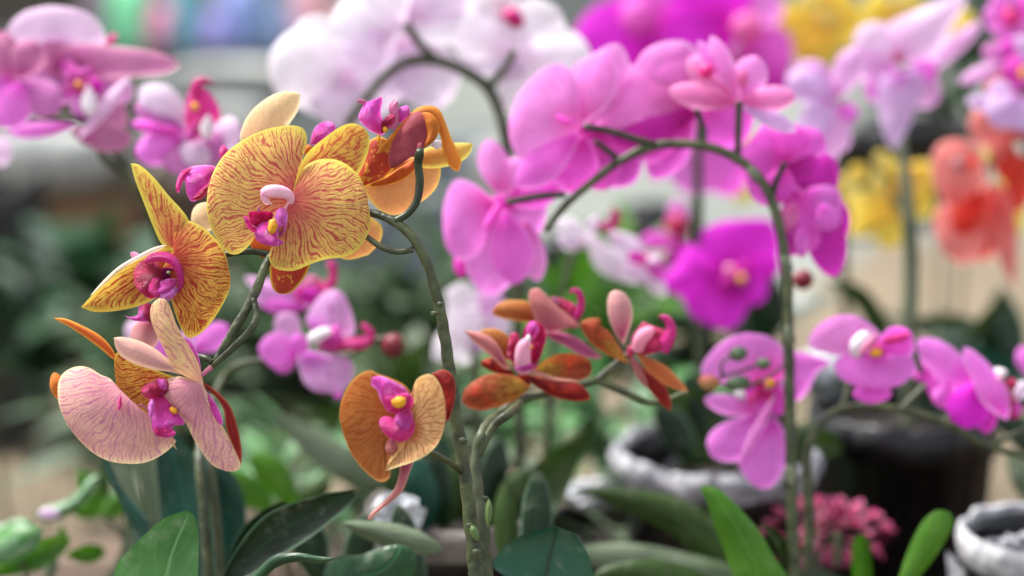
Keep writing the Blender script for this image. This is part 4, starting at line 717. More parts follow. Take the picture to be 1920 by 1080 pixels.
# ---- 6. mauve pink orchid, upper left ----------------------------------
D = 1.5
L_ = plant('soft mauve pink orchid filling the upper left corner behind the yellow sepals', 300, D, 1150)
tube('stem', [(330, 1300, -60, 12), (335, 900, -60, 12), (330, 600, -40, 12), (295, 440, -20, 11), (255, 350, 0, 10), (215, 312, 0, 9), (190, 290, 0, 8), (186, 265, 0, 8), (150, 225, 0, 8), (80, 218, 0, 8), (55, 195, 0, 7), (35, 160, 0, 6)], M_STEM, L_, D, n=100)
tube('pedicel', [(255, 345, 0, 7), (225, 300, 3, 7), (200, 270, 4, 7)], M_STEM, L_, D)
f = fl(L_, 110, 110, D)
patch('petal', [(240, 215), (120, 215), (50, 190), (26, 150), (50, 90), (110, 45)], [(360, 212), (430, 200), (445, 150), (410, 85), (340, 42), (220, 24)], M_PLW, f, D, 'r1', zb=0, zt=6, bulge=6)
patch('petal', [(200, 300), (230, 210), (330, 185), (500, 195), (640, 215), (740, 250)], [(400, 335), (560, 325), (680, 315), (755, 285)], M_PLR, f, D, 'r1', zb=8, zt=12, bulge=4)
qs(f, D, 'r1', [(350, 320, 180, 180, 170, M_PLR, 4, 6), (340, 330, 560, 400, 170, M_PL, 0, 0), (360, 400, 80, 330, 180, M_PL, 2, 2), (350, 300, 350, 190, 90, M_PL, 6, 8), (330, 590, 548, 325, 60, M_PLW, 18, 18), (300, 560, 560, 590, 130, M_PLR, 12, 12), (330, 530, 30, 560, 70, M_VIO, 6, 6), (400, 430, 520, 540, 140, M_PLR, 4, 0)])
lipset(f, 340, 350, 230, 120, D, 'r1', M_LIP, z=14); qp('lip', 350, 400, 300, 280, 90, M_LIP, f, D, 'r1', zb=22, zt=24); qp('lip', 420, 400, 400, 330, 50, M_PKD, f, D, 'r1', zb=20, zt=20); blob('callus', 332, 356, 16, 14, M_CAL, f, D, 'r1', z=32); qp('column', 370, 360, 380, 490, 70, M_WHITE, f, D, 'r1', zb=24, zt=26); qp('lip', 350, 400, 345, 500, 100, M_LIPV, f, D, 'r1', zb=20, zt=20)
qp('lip', 440, 200, 495, 140, 30, M_LIPH, f, D, 'r1', zb=-4, zt=-4)
f = fl(L_, 35, 160, D - .02); qs(f, D - .02, 'r1', [(80, 330, -120, 180, 170, M_PLR, 0, 4), (80, 330, 150, 170, 150, M_PLR, 6, 8), (80, 340, 10, 540, 190, M_VIO, 4, 8), (90, 340, 250, 470, 160, M_PL, 0, 4), (60, 330, -100, 420, 160, M_VIO, 0, 2), (60, 320, 0, 130, 110, M_PLR, -6, -6)])
f = fl(L_, -5, 280, D + .1); qs(f, D + .1, 'r1', [(-60, 640, 50, 630, 130, M_PLW), (-60, 400, 40, 140, 120, M_PLW)])
D = 1.47; f = fl(L_, 370, 230, D)
qs(f, D, 'r1', [(800, 540, 590, 370, 170, M_WL, 0, 4, 8), (790, 560, 565, 440, 110, M_PL, 4, 4), (780, 560, 550, 520, 60, M_PKM, 8, 8), (800, 590, 570, 650, 150, M_VIO, 0, 4, 8), (800, 580, 720, 730, 170, M_PL, 4, 8), (820, 590, 940, 660, 170, M_PL, 2, 4), (890, 560, 1020, 570, 150, M_PLW, 0, 2), (840, 580, 800, 700, 150, M_WL, 8, 10), (900, 590, 880, 700, 90, M_PL, 2, 2)])
patch('lip', [(810, 600), (780, 520), (785, 430), (810, 350)], [(880, 560), (930, 480), (900, 410), (860, 370)], M_LIPH, f, D, 'r1', zb=14, zt=18, bulge=6); tube('lip', [(820, 400, 22, 26), (835, 350, 24, 22), (865, 338, 24, 14), (900, 352, 24, 6)], M_LIPH, f, D, 'r1')
qp('lip', 820, 520, 800, 600, 60, M_LIP, f, D, 'r1', zb=22, zt=22); qp('column', 880, 480, 870, 590, 60, M_WHITE, f, D, 'r1', zb=24, zt=24); blob('callus', 822, 450, 16, 18, M_CAL, f, D, 'r1', z=28)
# ---- 7. spotted pink orchid ---------------------------------------------
D = 1.45
Sp = plant('small spotted pink orchid with a round red bud hanging under the largest orange flower', 400, D, 1150)
tube('stem', [(396, 1300, 100, 10), (390, 1080, 100, 10), (382, 960, 98, 9.5), (374, 860, 90, 9), (385, 790, 50, 8), (412, 720, 0, 7), (440, 688, 0, 7), (480, 678, 0, 7), (540, 680, -4, 6), (640, 670, -6, 5.5), (700, 640, -6, 5.5), (730, 632, -6, 5)], M_STEM, Sp, D, n=90)
tube('stem', [(420, 1300, 94, 9), (413, 1080, 94, 9), (405, 960, 92, 9), (394, 860, 84, 8), (386, 800, 50, 7)], M_STEMG, Sp, D, n=50, lump=.2)
blob('bud', 738, 648, 23, 23, M_BUDR, Sp, D, z=6, lump=.1)
f = fl(Sp, 570, 630, D)
patch('petal', [(500, 560), (450, 480), (480, 400), (540, 320), (590, 285), (640, 280)], [(600, 580), (700, 580), (760, 550), (750, 460), (720, 370), (690, 310)], M_SPOT, f, D, 'd8', zb=2, zt=4, bulge=7)
patch('petal', [(470, 660), (395, 700), (410, 790), (440, 870), (500, 920), (570, 935)], [(600, 690), (700, 700), (752, 760), (745, 850), (700, 910), (640, 930)], M_SPOT, f, D, 'd8', zb=4, zt=7, bulge=7)
qs(f, D, 'd8', [(420, 680, 150, 650, 230, M_VIO, -2, 2), (400, 690, 250, 790, 120, M_VIO, -1, 1), (400, 600, 280, 430, 170, M_LAV, -4, -4), (440, 700, 380, 560, 130, M_VIO, 0, 2), (640, 900, 670, 970, 70, M_VIO, -4, -4)])
patch('lip', [(520, 650), (560, 570), (620, 510), (660, 490)], [(640, 680), (700, 650), (690, 600), (670, 540)], M_LIP, f, D, 'd8', zb=12, zt=14, bulge=4)
tube('lip', [(600, 640, 10, 40), (700, 625, 13, 42), (790, 620, 15, 44), (845, 600, 15, 34), (860, 555, 15, 28), (815, 510, 15, 20), (805, 495, 15, 8)], M_LIPH, f, D, 'd8', n=30)
tube('column', [(475, 600, 16, 24), (510, 580, 18, 38), (560, 555, 18, 36), (610, 540, 18, 22)], M_WHITE, f, D, 'd8')
f = fl(Sp, 560, 540, D + .03)
qs(f, D + .03, 'd8', [(470, 390, 110, 300, 170, M_LAV, -2, 0), (460, 400, 60, 200, 100, M_LAV, 0, 0), (480, 380, 230, 200, 130, M_PL, 0, 0), (460, 400, 160, 360, 120, M_VIO, 2, 2)])
patch('lip', [(480, 370), (400, 340), (380, 290), (420, 230)], [(560, 330), (590, 270), (520, 200), (460, 190)], M_LIPH, f, D + .03, 'd8', zb=6, zt=8); qp('lip', 420, 260, 520, 210, 90, M_LIPP, f, D + .03, 'd8', zb=12, zt=12)
qp('lip', 400, 300, 550, 330, 120, M_PKD, f, D + .03, 'd8', zb=16, zt=16); tube('lip', [(550, 290, 12, 34), (610, 240, 14, 30), (625, 180, 15, 26), (610, 120, 15, 30), (585, 110, 15, 10)], M_LIPH, f, D + .03, 'd8', n=26)
f = fl(Sp, 380, 620, D + .02); qs(f, D + .02, 'p', [(365, 660, 428, 610, 50, M_VIO), (360, 655, 345, 620, 50, M_LAV), (330, 650, 262, 600, 70, M_LAV), (310, 650, 235, 610, 60, M_PLW), (350, 650, 290, 660, 60, M_VIO)])
# ---- 8. pale pink orchid, upper right ------------------------------------
D = 1.7
Pp = plant('pale lilac pink orchid with long upright petals before the yellow blooms', 1690, D)
tube('stem', [(1700, 1300, -60, 10), (1705, 900, -60, 12), (1704, 640, -40, 16), (1708, 480, -20, 16), (1697, 330, 0, 11), (1685, 230, 0, 9), (1680, 150, 0, 7)], M_STEMP, Pp, D, n=70)
f = fl(Pp, 1690, 130, D)
patch('petal', [(920, 270), (860, 200), (850, 130), (900, 80), (1000, 40), (1100, 0), (1190, -30)], [(1040, 270), (1090, 200), (1130, 120), (1180, 40), (1195, 0)], M_PLW, f, D, 'd2', zb=0, zt=8, bulge=8)
patch('petal', [(910, 300), (840, 320), (818, 400), (830, 500), (860, 590), (885, 628)], [(1000, 300), (1010, 380), (980, 480), (940, 560), (905, 620)], M_LAV2, f, D, 'd2', zb=10, zt=14, bulge=6)
qs(f, D, 'd2', [(920, 280, 740, 120, 200, M_PLW, 0, 4, 8), (910, 300, 680, 250, 150, M_LAV, 4, 6), (960, 350, 1265, 90, 80, M_LAV, -4, 0), (930, 320, 1080, 430, 150, M_LAV, 0, 0), (960, 360, 1060, 260, 120, M_VIO, 2, 2), (900, 290, 780, 420, 120, M_VIO, 0, 0)]); qp('lip', 930, 270, 895, 220, 46, M_LIPR, f, D, 'd2', zb=18, zt=20)
f = fl(Pp, 1550, 190, D - .05)
qs(f, D - .05, 'd2', [(640, 420, 440, 320, 160, M_LAV2, 4, 8, 8), (640, 400, 480, 270, 150, M_LAV, 0, 4), (640, 420, 740, 200, 130, M_LAV, 0, 4), (630, 420, 590, 740, 120, M_LAV, 2, 2), (620, 430, 510, 580, 150, M_LAV2, 6, 6), (660, 440, 730, 500, 90, M_VIO, 0, 0), (650, 430, 680, 640, 90, M_LAV, -2, -2), (560, 360, 600, 300, 160, M_LAV, -4, -4)])
# ---- 9. yellow orchids ------------------------------------------------------
D = 2.05
Ya = plant('bright yellow orchid blooming at the top behind the lilac petals', 1560, D)
tube('stem', [(1600, 1300, -60, 9), (1590, 700, -40, 9), (1570, 300, -20, 9), (1560, 80, 0, 8)], M_STEMG, Ya, D)
f = fl(Ya, 1550, 70, D); qs(f, D, 'd2', [(480, 60, 360, 100, 120, M_YEL, 6, 6), (640, 60, 760, 120, 160, M_YEL, 2, 2), (640, 40, 560, -20, 150, M_YEL, 2, 2), (500, 150, 560, 260, 140, M_YEL, 8, 8), (600, 130, 380, 60, 170, M_YEL), (600, 140, 400, 170, 130, M_YEP), (590, 130, 470, 230, 150, M_YEL, 4, 6), (600, 120, 590, 280, 150, M_YEL, 6, 8), (600, 100, 520, -40, 160, M_YEP), (610, 90, 700, -30, 160, M_YEL), (600, 150, 700, 170, 150, M_YEL, 3, 3), (560, 130, 660, 60, 120, M_YEP, 6, 6)])
f = fl(Ya, 1700, 30, D + .05); qs(f, D + .05, 'd2', [(900, 60, 760, 20, 150, M_YEL), (900, 60, 800, 140, 120, M_YEL), (920, 60, 980, -40, 140, M_YEP), (900, 70, 700, 190, 110, M_YEL), (1150, 120, 1100, 220, 110, M_YEL), (1140, 130, 1220, 60, 100, M_YEL), (880, 50, 1040, 30, 120, M_YEP)])
D = 2.0
Yb = plant('pale yellow orchid drooping between the lilac petals and the coral blooms', 1690, D)
tube('stem', [(1712, 1300, 0, 9), (1708, 700, 0, 11), (1704, 560, 0, 12), (1706, 460, 0, 10), (1690, 360, 0, 9)], M_STEMG, Yb, D)
f = fl(Yb, 1680, 360, D); qs(f, D, 'd2', [(880, 820, 700, 900, 130, M_YEL, 2, 2), (900, 800, 1060, 900, 130, M_YEL, -2, -2), (900, 780, 960, 690, 150, M_YEL), (880, 800, 1060, 820, 130, M_YEL), (870, 780, 790, 790, 130, M_YEP), (890, 790, 1010, 720, 130, M_YEP), (890, 860, 700, 990, 120, M_YEL, 4, 6), (900, 880, 850, 1050, 150, M_YEL, 0, 4), (860, 720, 830, 640, 70, M_YEP), (760, 760, 720, 700, 80, M_YEL), (950, 700, 1080, 760, 110, M_YEL, 6, 6), (920, 780, 1060, 730, 120, M_WP)])
f = fl(Yb, 1580, 370, D + .05); qs(f, D + .05, 'd2', [(600, 740, 740, 850, 120, M_YEP), (590, 760, 650, 880, 120, M_YEP), (580, 760, 590, 600, 60, M_YEP), (280, 560, 240, 700, 90, M_YEL), (270, 760, 240, 860, 110, M_YEP), (520, 700, 510, 760, 60, M_YEP)])
f = fl(Yb, 1900, 300, D + .05); qs(f, D + .05, 'd2', [(1340, 700, 1260, 640, 90, M_YEL), (1340, 720, 1400, 860, 120, M_YEL), (1440, 800, 1420, 1000, 60, M_YEL)])
# ---- 10. coral orchid ---------------------------------------------------------
D = 1.78
Co = plant('coral red orchid hanging on the far right above the beige paving', 1900, D)
tube('stem', [(1960, 1300, -30, 9), (1955, 700, -30, 9), (1935, 300, -10, 9), (1900, 240, 0, 8), (1860, 300, 0, 7), (1840, 350, 0, 6)], M_STEMG, Co, D, n=60)
f = fl(Co, 1835, 380, D)
patch('petal', [(1180, 900), (1100, 850), (1055, 760), (1050, 670), (1080, 610), (1150, 585)], [(1250, 860), (1280, 780), (1275, 680), (1240, 615)], M_COR, f, D, 'd2', zb=4, zt=8, bulge=9)
patch('petal', [(1200, 900), (1120, 860), (1070, 880), (1060, 960), (1090, 1050)], [(1280, 960), (1270, 1060), (1220, 1110), (1150, 1105)], M_COR, f, D, 'd2', zb=0, zt=4, bulge=7)
patch('petal', [(1290, 860), (1300, 790), (1340, 780), (1390, 850), (1412, 960), (1410, 1080)], [(1290, 960), (1320, 1060), (1360, 1150), (1395, 1210)], M_COR, f, D, 'd2', zb=0, zt=4, bulge=6)
qs(f, D, 'd2', [(1260, 800, 1160, 990, 130, M_CORR, 10, 10), (1260, 900, 1260, 1100, 110, M_CORR, -4, -4), (1200, 720, 1140, 670, 60, M_PALE, 16, 18), (1200, 720, 1240, 660, 40, M_CORR, 16, 16), (1290, 760, 1290, 1100, 120, M_COR, -8, -8), (1280, 780, 1340, 900, 100, M_CORR, -6, -6)])
f = fl(Co, 1890, 230, D); qs(f, D, 'd2', [(1400, 620, 1230, 460, 200, M_COR, 0, 4, 8), (1420, 600, 1470, 480, 160, M_CORR, 0, 2), (1400, 560, 1310, 290, 130, M_CORR, -6, -4), (1400, 620, 1350, 760, 120, M_CORR, 3, 3), (1440, 640, 1400, 900, 120, M_CORR, -2, -2), (1380, 600, 1290, 640, 100, M_COR, 6, 8)])
# ---- 11. magenta and lilac orchid on the right edge ----------------------------
D = 1.68
Re = plant('orchid with magenta and lilac flowers cut off by the upper right edge', 1950, D)
tube('stem', [(1990, 1300, 0, 9), (1985, 700, 0, 9), (1965, 300, 0, 8), (1930, 150, 0, 8), (1910, 60, 0, 7)], M_STEM, Re, D)
f = fl(Re, 1900, 30, D); qs(f, D, 'd2', [(1390, 80, 1270, 60, 130, M_PK), (1390, 60, 1330, -40, 130, M_PK), (1400, 60, 1500, 0, 130, M_PKM), (1390, 80, 1350, 180, 120, M_PK), (1400, 80, 1460, 160, 130, M_PK)]); blob('lip', 1385, 70, 34, 40, M_LIPH, f, D, 'd2', z=14); blob('callus', 1390, 30, 14, 12, M_STEMD, f, D, 'd2', z=28)
f = fl(Re, 1905, 150, D - .02); qs(f, D - .02, 'd2', [(1400, 250, 1165, 350, 70, M_LAV), (1400, 240, 1260, 210, 90, M_PL), (1400, 240, 1350, 170, 110, M_PKM), (1420, 260, 1480, 160, 150, M_LAV2), (1400, 260, 1420, 380, 130, M_PKM), (1420, 240, 1500, 300, 120, M_LAV2, 3, 3)]); blob('callus', 1438, 310, 18, 26, M_CAL, f, D - .02, 'd2', z=22); blob('lip', 1400, 290, 50, 50, M_PKM, f, D - .02, 'd2', z=8)
qs(f, D - .03, 'd2', [(1420, 400, 1300, 520, 170, M_LAV2, 4, 8, 8), (1380, 440, 1195, 425, 80, M_LAV2), (1430, 400, 1480, 560, 170, M_LAV2, 0, 4, 8), (1400, 380, 1290, 400, 120, M_LAV2, 2, 2)])
# ============================================================ leaves of the near plants
def leafp(parent, L, Rr, m, D, c='p', **k):
    k.setdefault('bulge', -6); k.setdefault('nu', 20); k.setdefault('nv', 12); k.setdefault('ruf', .8); return patch('leaf', L, Rr, m, parent, D, c, **k)
HL = H
leafp(HL, [(640, 1100), (650, 860), (720, 760), (800, 680), (900, 590), (960, 560), (1055, 530)], [(1100, 1100), (1112, 900), (1118, 760), (1115, 640), (1085, 545)], M_LFM, 1.16, 'c8', zb=0, zt=8, bulge=-5)
leafp(HL, [(1000, 1190), (870, 1080), (800, 1020), (830, 960), (900, 890), (1000, 840), (1130, 805)], [(1330, 1190), (1325, 1020), (1290, 930), (1240, 850)], M_LFB, 1.14, 'd7', zb=-4, zt=10, bulge=-7)
leafp(HL, [(-60, 1190), (-100, 1060), (-20, 970), (100, 960), (200, 925), (300, 905)], [(300, 1160), (390, 1050), (400, 980), (370, 925)], M_LF, 1.3, 'd7', zb=0, zt=4, bulge=5)
leafp(HL, [(1230, 960), (1300, 800), (1400, 650), (1520, 540), (1700, 470), (1860, 430), (1990, 415)], [(1400, 900), (1560, 800), (1750, 680), (1900, 560), (2010, 450)], M_LFD, 1.3, 'c8', zb=4, zt=0, bulge=-6)
leafp(HL, [(1260, 960), (1290, 780), (1360, 640), (1460, 540), (1580, 480)], [(1380, 800), (1480, 680), (1600, 560), (1640, 500)], M_LFD, 1.34, 'c8')
leafp(HL, [(1380, 960), (1450, 860), (1550, 780), (1680, 770), (1800, 790), (1900, 800)], [(1480, 920), (1560, 850), (1680, 820), (1800, 830)], M_LF, 1.24, 'c8', bulge=3, zb=0, zt=20)
leafp(HL, [(800, 1000), (760, 700), (680, 500), (600, 330), (560, 180)], [(900, 900), (860, 640), (760, 500), (680, 400), (620, 270)], M_LFT, 1.34, 'c8', bulge=4)
leafp(HL, [(900, 1000), (820, 700), (790, 400), (760, 200), (780, 100), (850, 60)], [(1000, 900), (1000, 600), (960, 300), (900, 120)], M_LFG, 1.45, 'c8')
leafp(HL, [(1050, 1000), (930, 700), (890, 400), (880, 200), (900, 80)], [(1200, 900), (1190, 600), (1120, 300), (1000, 100)], M_LFT, 1.4, 'c8')
leafp(HL, [(1200, 1000), (1160, 700), (1130, 450), (1160, 300)], [(1330, 900), (1360, 650), (1310, 450), (1230, 330)], M_LFT, 1.42, 'c8')
leafp(HL, [(300, 1300), (520, 1000), (660, 800), (700, 560), (640, 350), (600, 250)], [(760, 1300), (820, 900), (820, 600), (760, 350), (680, 250)], M_LFG, 1.5, 'c8')
# leaf of the pink arch plant and its neighbours
leafp(P, [(300, 960), (240, 780), (180, 620), (140, 500), (100, 410), (115, 390)], [(600, 960), (520, 800), (440, 660), (340, 540), (230, 430), (160, 395)], M_LFY, 1.36, 'd6', bulge=5)
leafp(P, [(600, 960), (520, 740), (430, 600)], [(640, 900), (600, 740), (500, 620)], M_LFO, 1.4, 'd6')
leafp(Q, [(1200, 960), (1250, 800), (1300, 680), (1360, 580), (1430, 528)], [(1310, 920), (1400, 820), (1480, 700), (1525, 600), (1500, 540)], M_LFY, 1.38, 'd6', bulge=4)
leafp(Q, [(955, 960), (950, 800), (960, 700), (1010, 665)], [(1055, 960), (1060, 800), (1050, 700)], M_LFY, 1.45, 'd6')
leafp(Q, [(740, 170), (760, 110), (840, 90), (890, 130)], [(800, 230), (870, 220), (905, 180)], M_LFO, 1.5, 'd6')
leafp(Wh, [(800, 820), (850, 690), (950, 560), (1080, 430), (1200, 360), (1380, 270)], [(930, 840), (1050, 790), (1160, 700), (1220, 580), (1290, 400)], M_LFO, 1.55, 'd7', bulge=-8, zt=-20)
leafp(Wh, [(450, 830), (440, 600), (460, 420), (520, 330)], [(560, 830), (600, 650), (590, 450)], M_LFT, 1.6, 'd7')
leafp(Wh, [(700, 820), (730, 600), (770, 450), (820, 380)], [(800, 820), (860, 600), (860, 450)], M_LFO, 1.6, 'd7')
leafp(Mg, [(1820, 500), (1700, 300), (1750, 180), (1850, 60)], [(1960, 480), (2000, 300), (1980, 150)], M_LFO, 1.65, 'd7')
leafp(Mg, [(1700, 300), (1640, 100), (1620, -60)], [(1780, 300), (1790, 100), (1700, -80)], M_LFO, 1.72, 'd7')
leafp(Yb, [(1640, 660), (1620, 600), (1590, 560), (1545, 528)], [(1680, 640), (1640, 560), (1600, 530)], M_LFO, 1.9, zt=10); leafp(Yb, [(1650, 640), (1700, 600), (1790, 590), (1830, 600)], [(1680, 620), (1760, 615), (1810, 610)], M_LFO, 1.9)
leafp(Yb, [(1800, 640), (1840, 590), (1890, 545)], [(1830, 635), (1880, 580)], M_LFO, 1.9); leafp(Yb, [(1760, 680), (1830, 650), (1920, 680)], [(1760, 740), (1840, 740), (1910, 720)], M_LFT, 1.8)
leafp(Yb, [(1710, 770), (1700, 700), (1740, 640)], [(1780, 780), (1790, 720), (1770, 650)], M_LFD, 1.75)
qp('leaf', 1990, 700, 1855, 775, 50, M_LFD, Q, 1.6, bulge=4); qp('leaf', 1990, 900, 1850, 740, 50, M_LFD, Q, 1.62, bulge=4); qp('leaf', 1960, 980, 1890, 850, 40, M_LFG, Q, 1.62, bulge=4)
for (bx, by, tx, ty, w, m, D_, bd) in ((800, 1010, 775, 850, 60, M_LFT, 1.50, 6), (830, 1010, 812, 830, 50, M_LFD, 1.52, 4), (880, 1010, 940, 820, 60, M_LFD, 1.52, 6), (780, 1010, 720, 870, 50, M_LFO, 1.51, 6), (920, 1000, 985, 880, 60, M_LFO, 1.5, 4), (850, 1010, 860, 850, 60, M_LFO, 1.53, 0)):
    qp('leaf', bx, by, tx, ty, w, m, Wh, D_, zb=0, zt=4, bulge=4, bend=bd)
leafp(P, [(1350, 1120), (1300, 1040), (1220, 980), (1130, 940), (1070, 915)], [(1430, 1090), (1370, 1000), (1290, 940), (1180, 915)], M_LFO, 1.5, bulge=5); leafp(P, [(1400, 1130), (1300, 1100), (1200, 1080), (1100, 1060), (1050, 1040)], [(1390, 1070), (1300, 1040), (1200, 1020), (1110, 1020)], M_LFG, 1.48, bulge=4)
leafp(P, [(1350, 1160), (1260, 1110), (1150, 1090), (1090, 1100)], [(1340, 1090), (1240, 1050), (1140, 1060)], M_LFO, 1.4, bulge=4)
qp('leaf', 990, 1120, 1008, 880, 60, M_LFD, P, 1.37, bulge=4, bend=6); qp('leaf', 800, 1120, 745, 945, 56, M_LFD, L_, 1.36, bulge=4, bend=-6); qp('leaf', 960, 1100, 950, 900, 46, M_LFO, P, 1.38, bulge=4, bend=-6)
qp('leaf', 860, 960, 515, 775, 62, M_LFG, Wh, 1.6, zb=0, zt=4, bulge=4, bend=-24); qp('leaf', 640, 980, 830, 1030, 50, M_LFG, Wh, 1.34, bulge=4)
for (bx, by, tx, ty, w, m, D_, bd) in ((1340, 880, 1290, 700, 80, M_LFD, 1.66, 8), (1400, 880, 1480, 740, 80, M_LFD, 1.66, -6), (1370, 880, 1365, 730, 70, M_LFO, 1.68, 6), (1300, 870, 1230, 760, 60, M_LFD, 1.64, 6), (1440, 870, 1550, 800, 60, M_LFO, 1.64, -6)):
    qp('leaf', bx, by, tx, ty, w, m, Mg, D_, zb=0, zt=4, bulge=4, bend=bd)
for (bx, by, tx, ty, w, m, D_, bd) in ((430, 1100, 395, 850, 90, M_LFT, 1.44, 6), (520, 960, 400, 890, 60, M_LFY, 1.6, 6), (560, 960, 470, 850, 60, M_LFY, 1.6, 8), (520, 1000, 620, 900, 50, M_LFO, 1.62, -6), (600, 1100, 560, 960, 70, M_LFD, 1.4, 4), (640, 1090, 700, 960, 60, M_LFD, 1.42, 4)):
    qp('leaf', bx, by, tx, ty, w, m, L_, D_, zb=0, zt=4, bulge=4, bend=bd)
# ============================================================ pots
pot(850, 1010, 1.42, .060, 'black pot with a dull grey clay rim right behind the orange orchid stems', 'clay')
pot(1365, 905, 1.58, .078, 'black pot with crumpled silver foil round its rim beneath the low violet flowers', 'foil')
pot(1728, 806, 1.66, .078, 'largest black plastic pot, bare and shiny, in the middle of the right side', 'black', h=.26, fold=.004)
pot(2010, 1060, 1.42, .060, 'black pot wrapped in bright crinkled silver foil in the bottom right corner', 'pale', foil=True)
pot(1150, 1020, 1.66, .06, 'small bare black pot under the long olive leaf', 'black')
# ============================================================ foil, scraps and rosette plants at the foot
def crumple(px, py, D, r, label, m=M_FOILW, sq=.6, name='foil_scrap', cat='foil'):
    c = at(px, py, D); v = []; nu, nv = 18, 26
    for i in range(nu + 1):
        for j in range(nv):
            a = math.pi * i / nu; b = 2 * math.pi * j / nv; q = Vector((math.sin(a) * math.cos(b), math.sin(a) * math.sin(b), math.cos(a)))
            k = 1 + .5 * mnoise.noise(q * 2.4 + Vector((px, 0, 0))) + .3 * mnoise.noise(q * 7 + Vector((px, 2, 0)))
            v.append(c + Vector((q.x * r * k, q.y * r * k * .7, q.z * r * k * sq)))
    f = [(i * nv + j, i * nv + (j + 1) % nv, (i + 1) * nv + (j + 1) % nv, (i + 1) * nv + j) for i in range(nu) for j in range(nv)]
    return meshobj(name, v, f, m, loc=c, smooth=False, label=label, category=cat)
crumple(745, 985, 1.42, .016, 'bright crumpled foil tuft at the back of the grey clay rim', sq=1.4)
crumple(1915, 1048, 1.47, .026, 'bright crumpled foil stuffed inside the corner pot', m=M_FOIL)
crumple(1530, 690, 1.75, .022, 'crumpled foil scrap gleaming behind the low violet flowers')
crumple(1105, 925, 1.68, .02, 'crumpled foil scrap lying beside the long olive leaf', sq=.5)
Vp = thing('leafy_plant', 'leafy plant with pale streaked leaves in the bottom left corner', 'plant', Vector((at(60, 1100, 1.45).x, at(60, 1100, 1.45).y, BENCH)))
for (bx, by, tx, ty, w, m, D_, bu) in ((-150, 820, 240, 640, 190, M_LFV, 1.45, 8), (-100, 700, 190, 600, 130, M_LFV, 1.5, 6), (-60, 900, 400, 690, 150, M_LFY, 1.47, -6), (370, 780, 595, 760, 110, M_LFY, 1.5, -6), (560, 560, 440, 300, 120, M_LFY, 1.55, 5), (560, 560, 400, 520, 100, M_LFY, 1.56, 4), (570, 570, 700, 440, 130, M_LFY, 1.58, 4), (560, 570, 560, 290, 110, M_LFO, 1.6, 4), (250, 960, 300, 760, 80, M_LFG, 1.5, 4), (330, 760, 350, 620, 60, M_LFY, 1.52, 3)):
    qp('leaf', bx, by, tx, ty, w, m, Vp, D_, 'c8', zb=0, zt=6, bulge=bu, bend=8)
patch('leaf', [(560, 330), (500, 350), (420, 440), (330, 490), (240, 510), (200, 545)], [(545, 400), (480, 480), (400, 550), (310, 590), (230, 590)], M_LFV, Vp, 1.5, 'c8', bulge=6)
blob('leaf_tip', 275, 548, 60, 32, M_WL, Vp, 1.495, 'c8', z=4, depth=12, rot=0)
tube('stem', [(900, 960, 0, 12), (720, 730, 0, 12), (640, 620, 0, 11), (570, 560, 0, 9)], M_STEM, Vp, 1.56, 'c8')
tube('stem', [(100, 1200, 0, 12), (150, 900, 0, 12), (80, 780, 0, 9)], M_STEM, Vp, 1.47, 'c8')
bush(560, 880, 1.75, 120, 60, 22, M_LFV, 'leafy plant with white streaked leaves between the dark strap leaves and the cream lipped flower', ll=.07, lw=.025, zb=BENCH, stemn=4)
bush(1250, 1000, 1.75, 170, 90, 26, M_LFG, 'greyish green strap leaved plant by the foil rimmed pot', ll=.14, lw=.03, zb=BENCH, stemn=3)
# small pink flower head
bz = at(1582, 998, 1.57); t = thing('flower_head', 'small rosy flower head low down between the green stems and the black pot', 'flower', (bz.x, bz.y, BENCH))
V, F, PV, PE = [], [], [], []; rr = random.Random(4)
for k in range(110):
    q = Vector((rr.gauss(0, .5), rr.gauss(0, .5), rr.gauss(0, .5))); q.normalize(); b = bz + Vector((q.x * .024 - (.03 if k % 6 == 0 else 0), q.y * .014, q.z * .015 - abs(q.x) * .006)) * 1.0 + Vector((rr.uniform(-.004, .004), 0, rr.uniform(-.004, .004)))
    leafmesh(V, F, PV, PE, b, q + Vector((0, 0, .2)), Vector((0, 0, 1)), .013, .008, .3, .2, rr.random(), 4, 2)
meshobj('petals', V, F, petal_mat('rosy bract', dict(c=('#eeb8d4', '#b02c68', '#780c34'), b0=.2, b1=1.0, rw=.08), None, tr=.25), t, {'pv': PV, 'pe': PE})
tube('stem', [(1570, 1060, 0, 8), (1572, 1020, 0, 8), (1570, 1000, 0, 7)], M_STEMG, t, 1.53)
# ============================================================ bench under the pots
t = thing('display_bench', 'low dark wooden bench that carries the potted orchids', 'bench', (0.1, 1.6, 0))
for k in range(9): box('slat', -1.0, 1.15, .98 + k * .125, 1.09 + k * .125, BENCH - .03, BENCH - .003, M_WOOD, t)
for x in (-.9, 1.05):
    for y in (1.02, 2.04): box('leg', x - .03, x + .03, y - .03, y + .03, 0, BENCH - .032, M_WOOD, t)
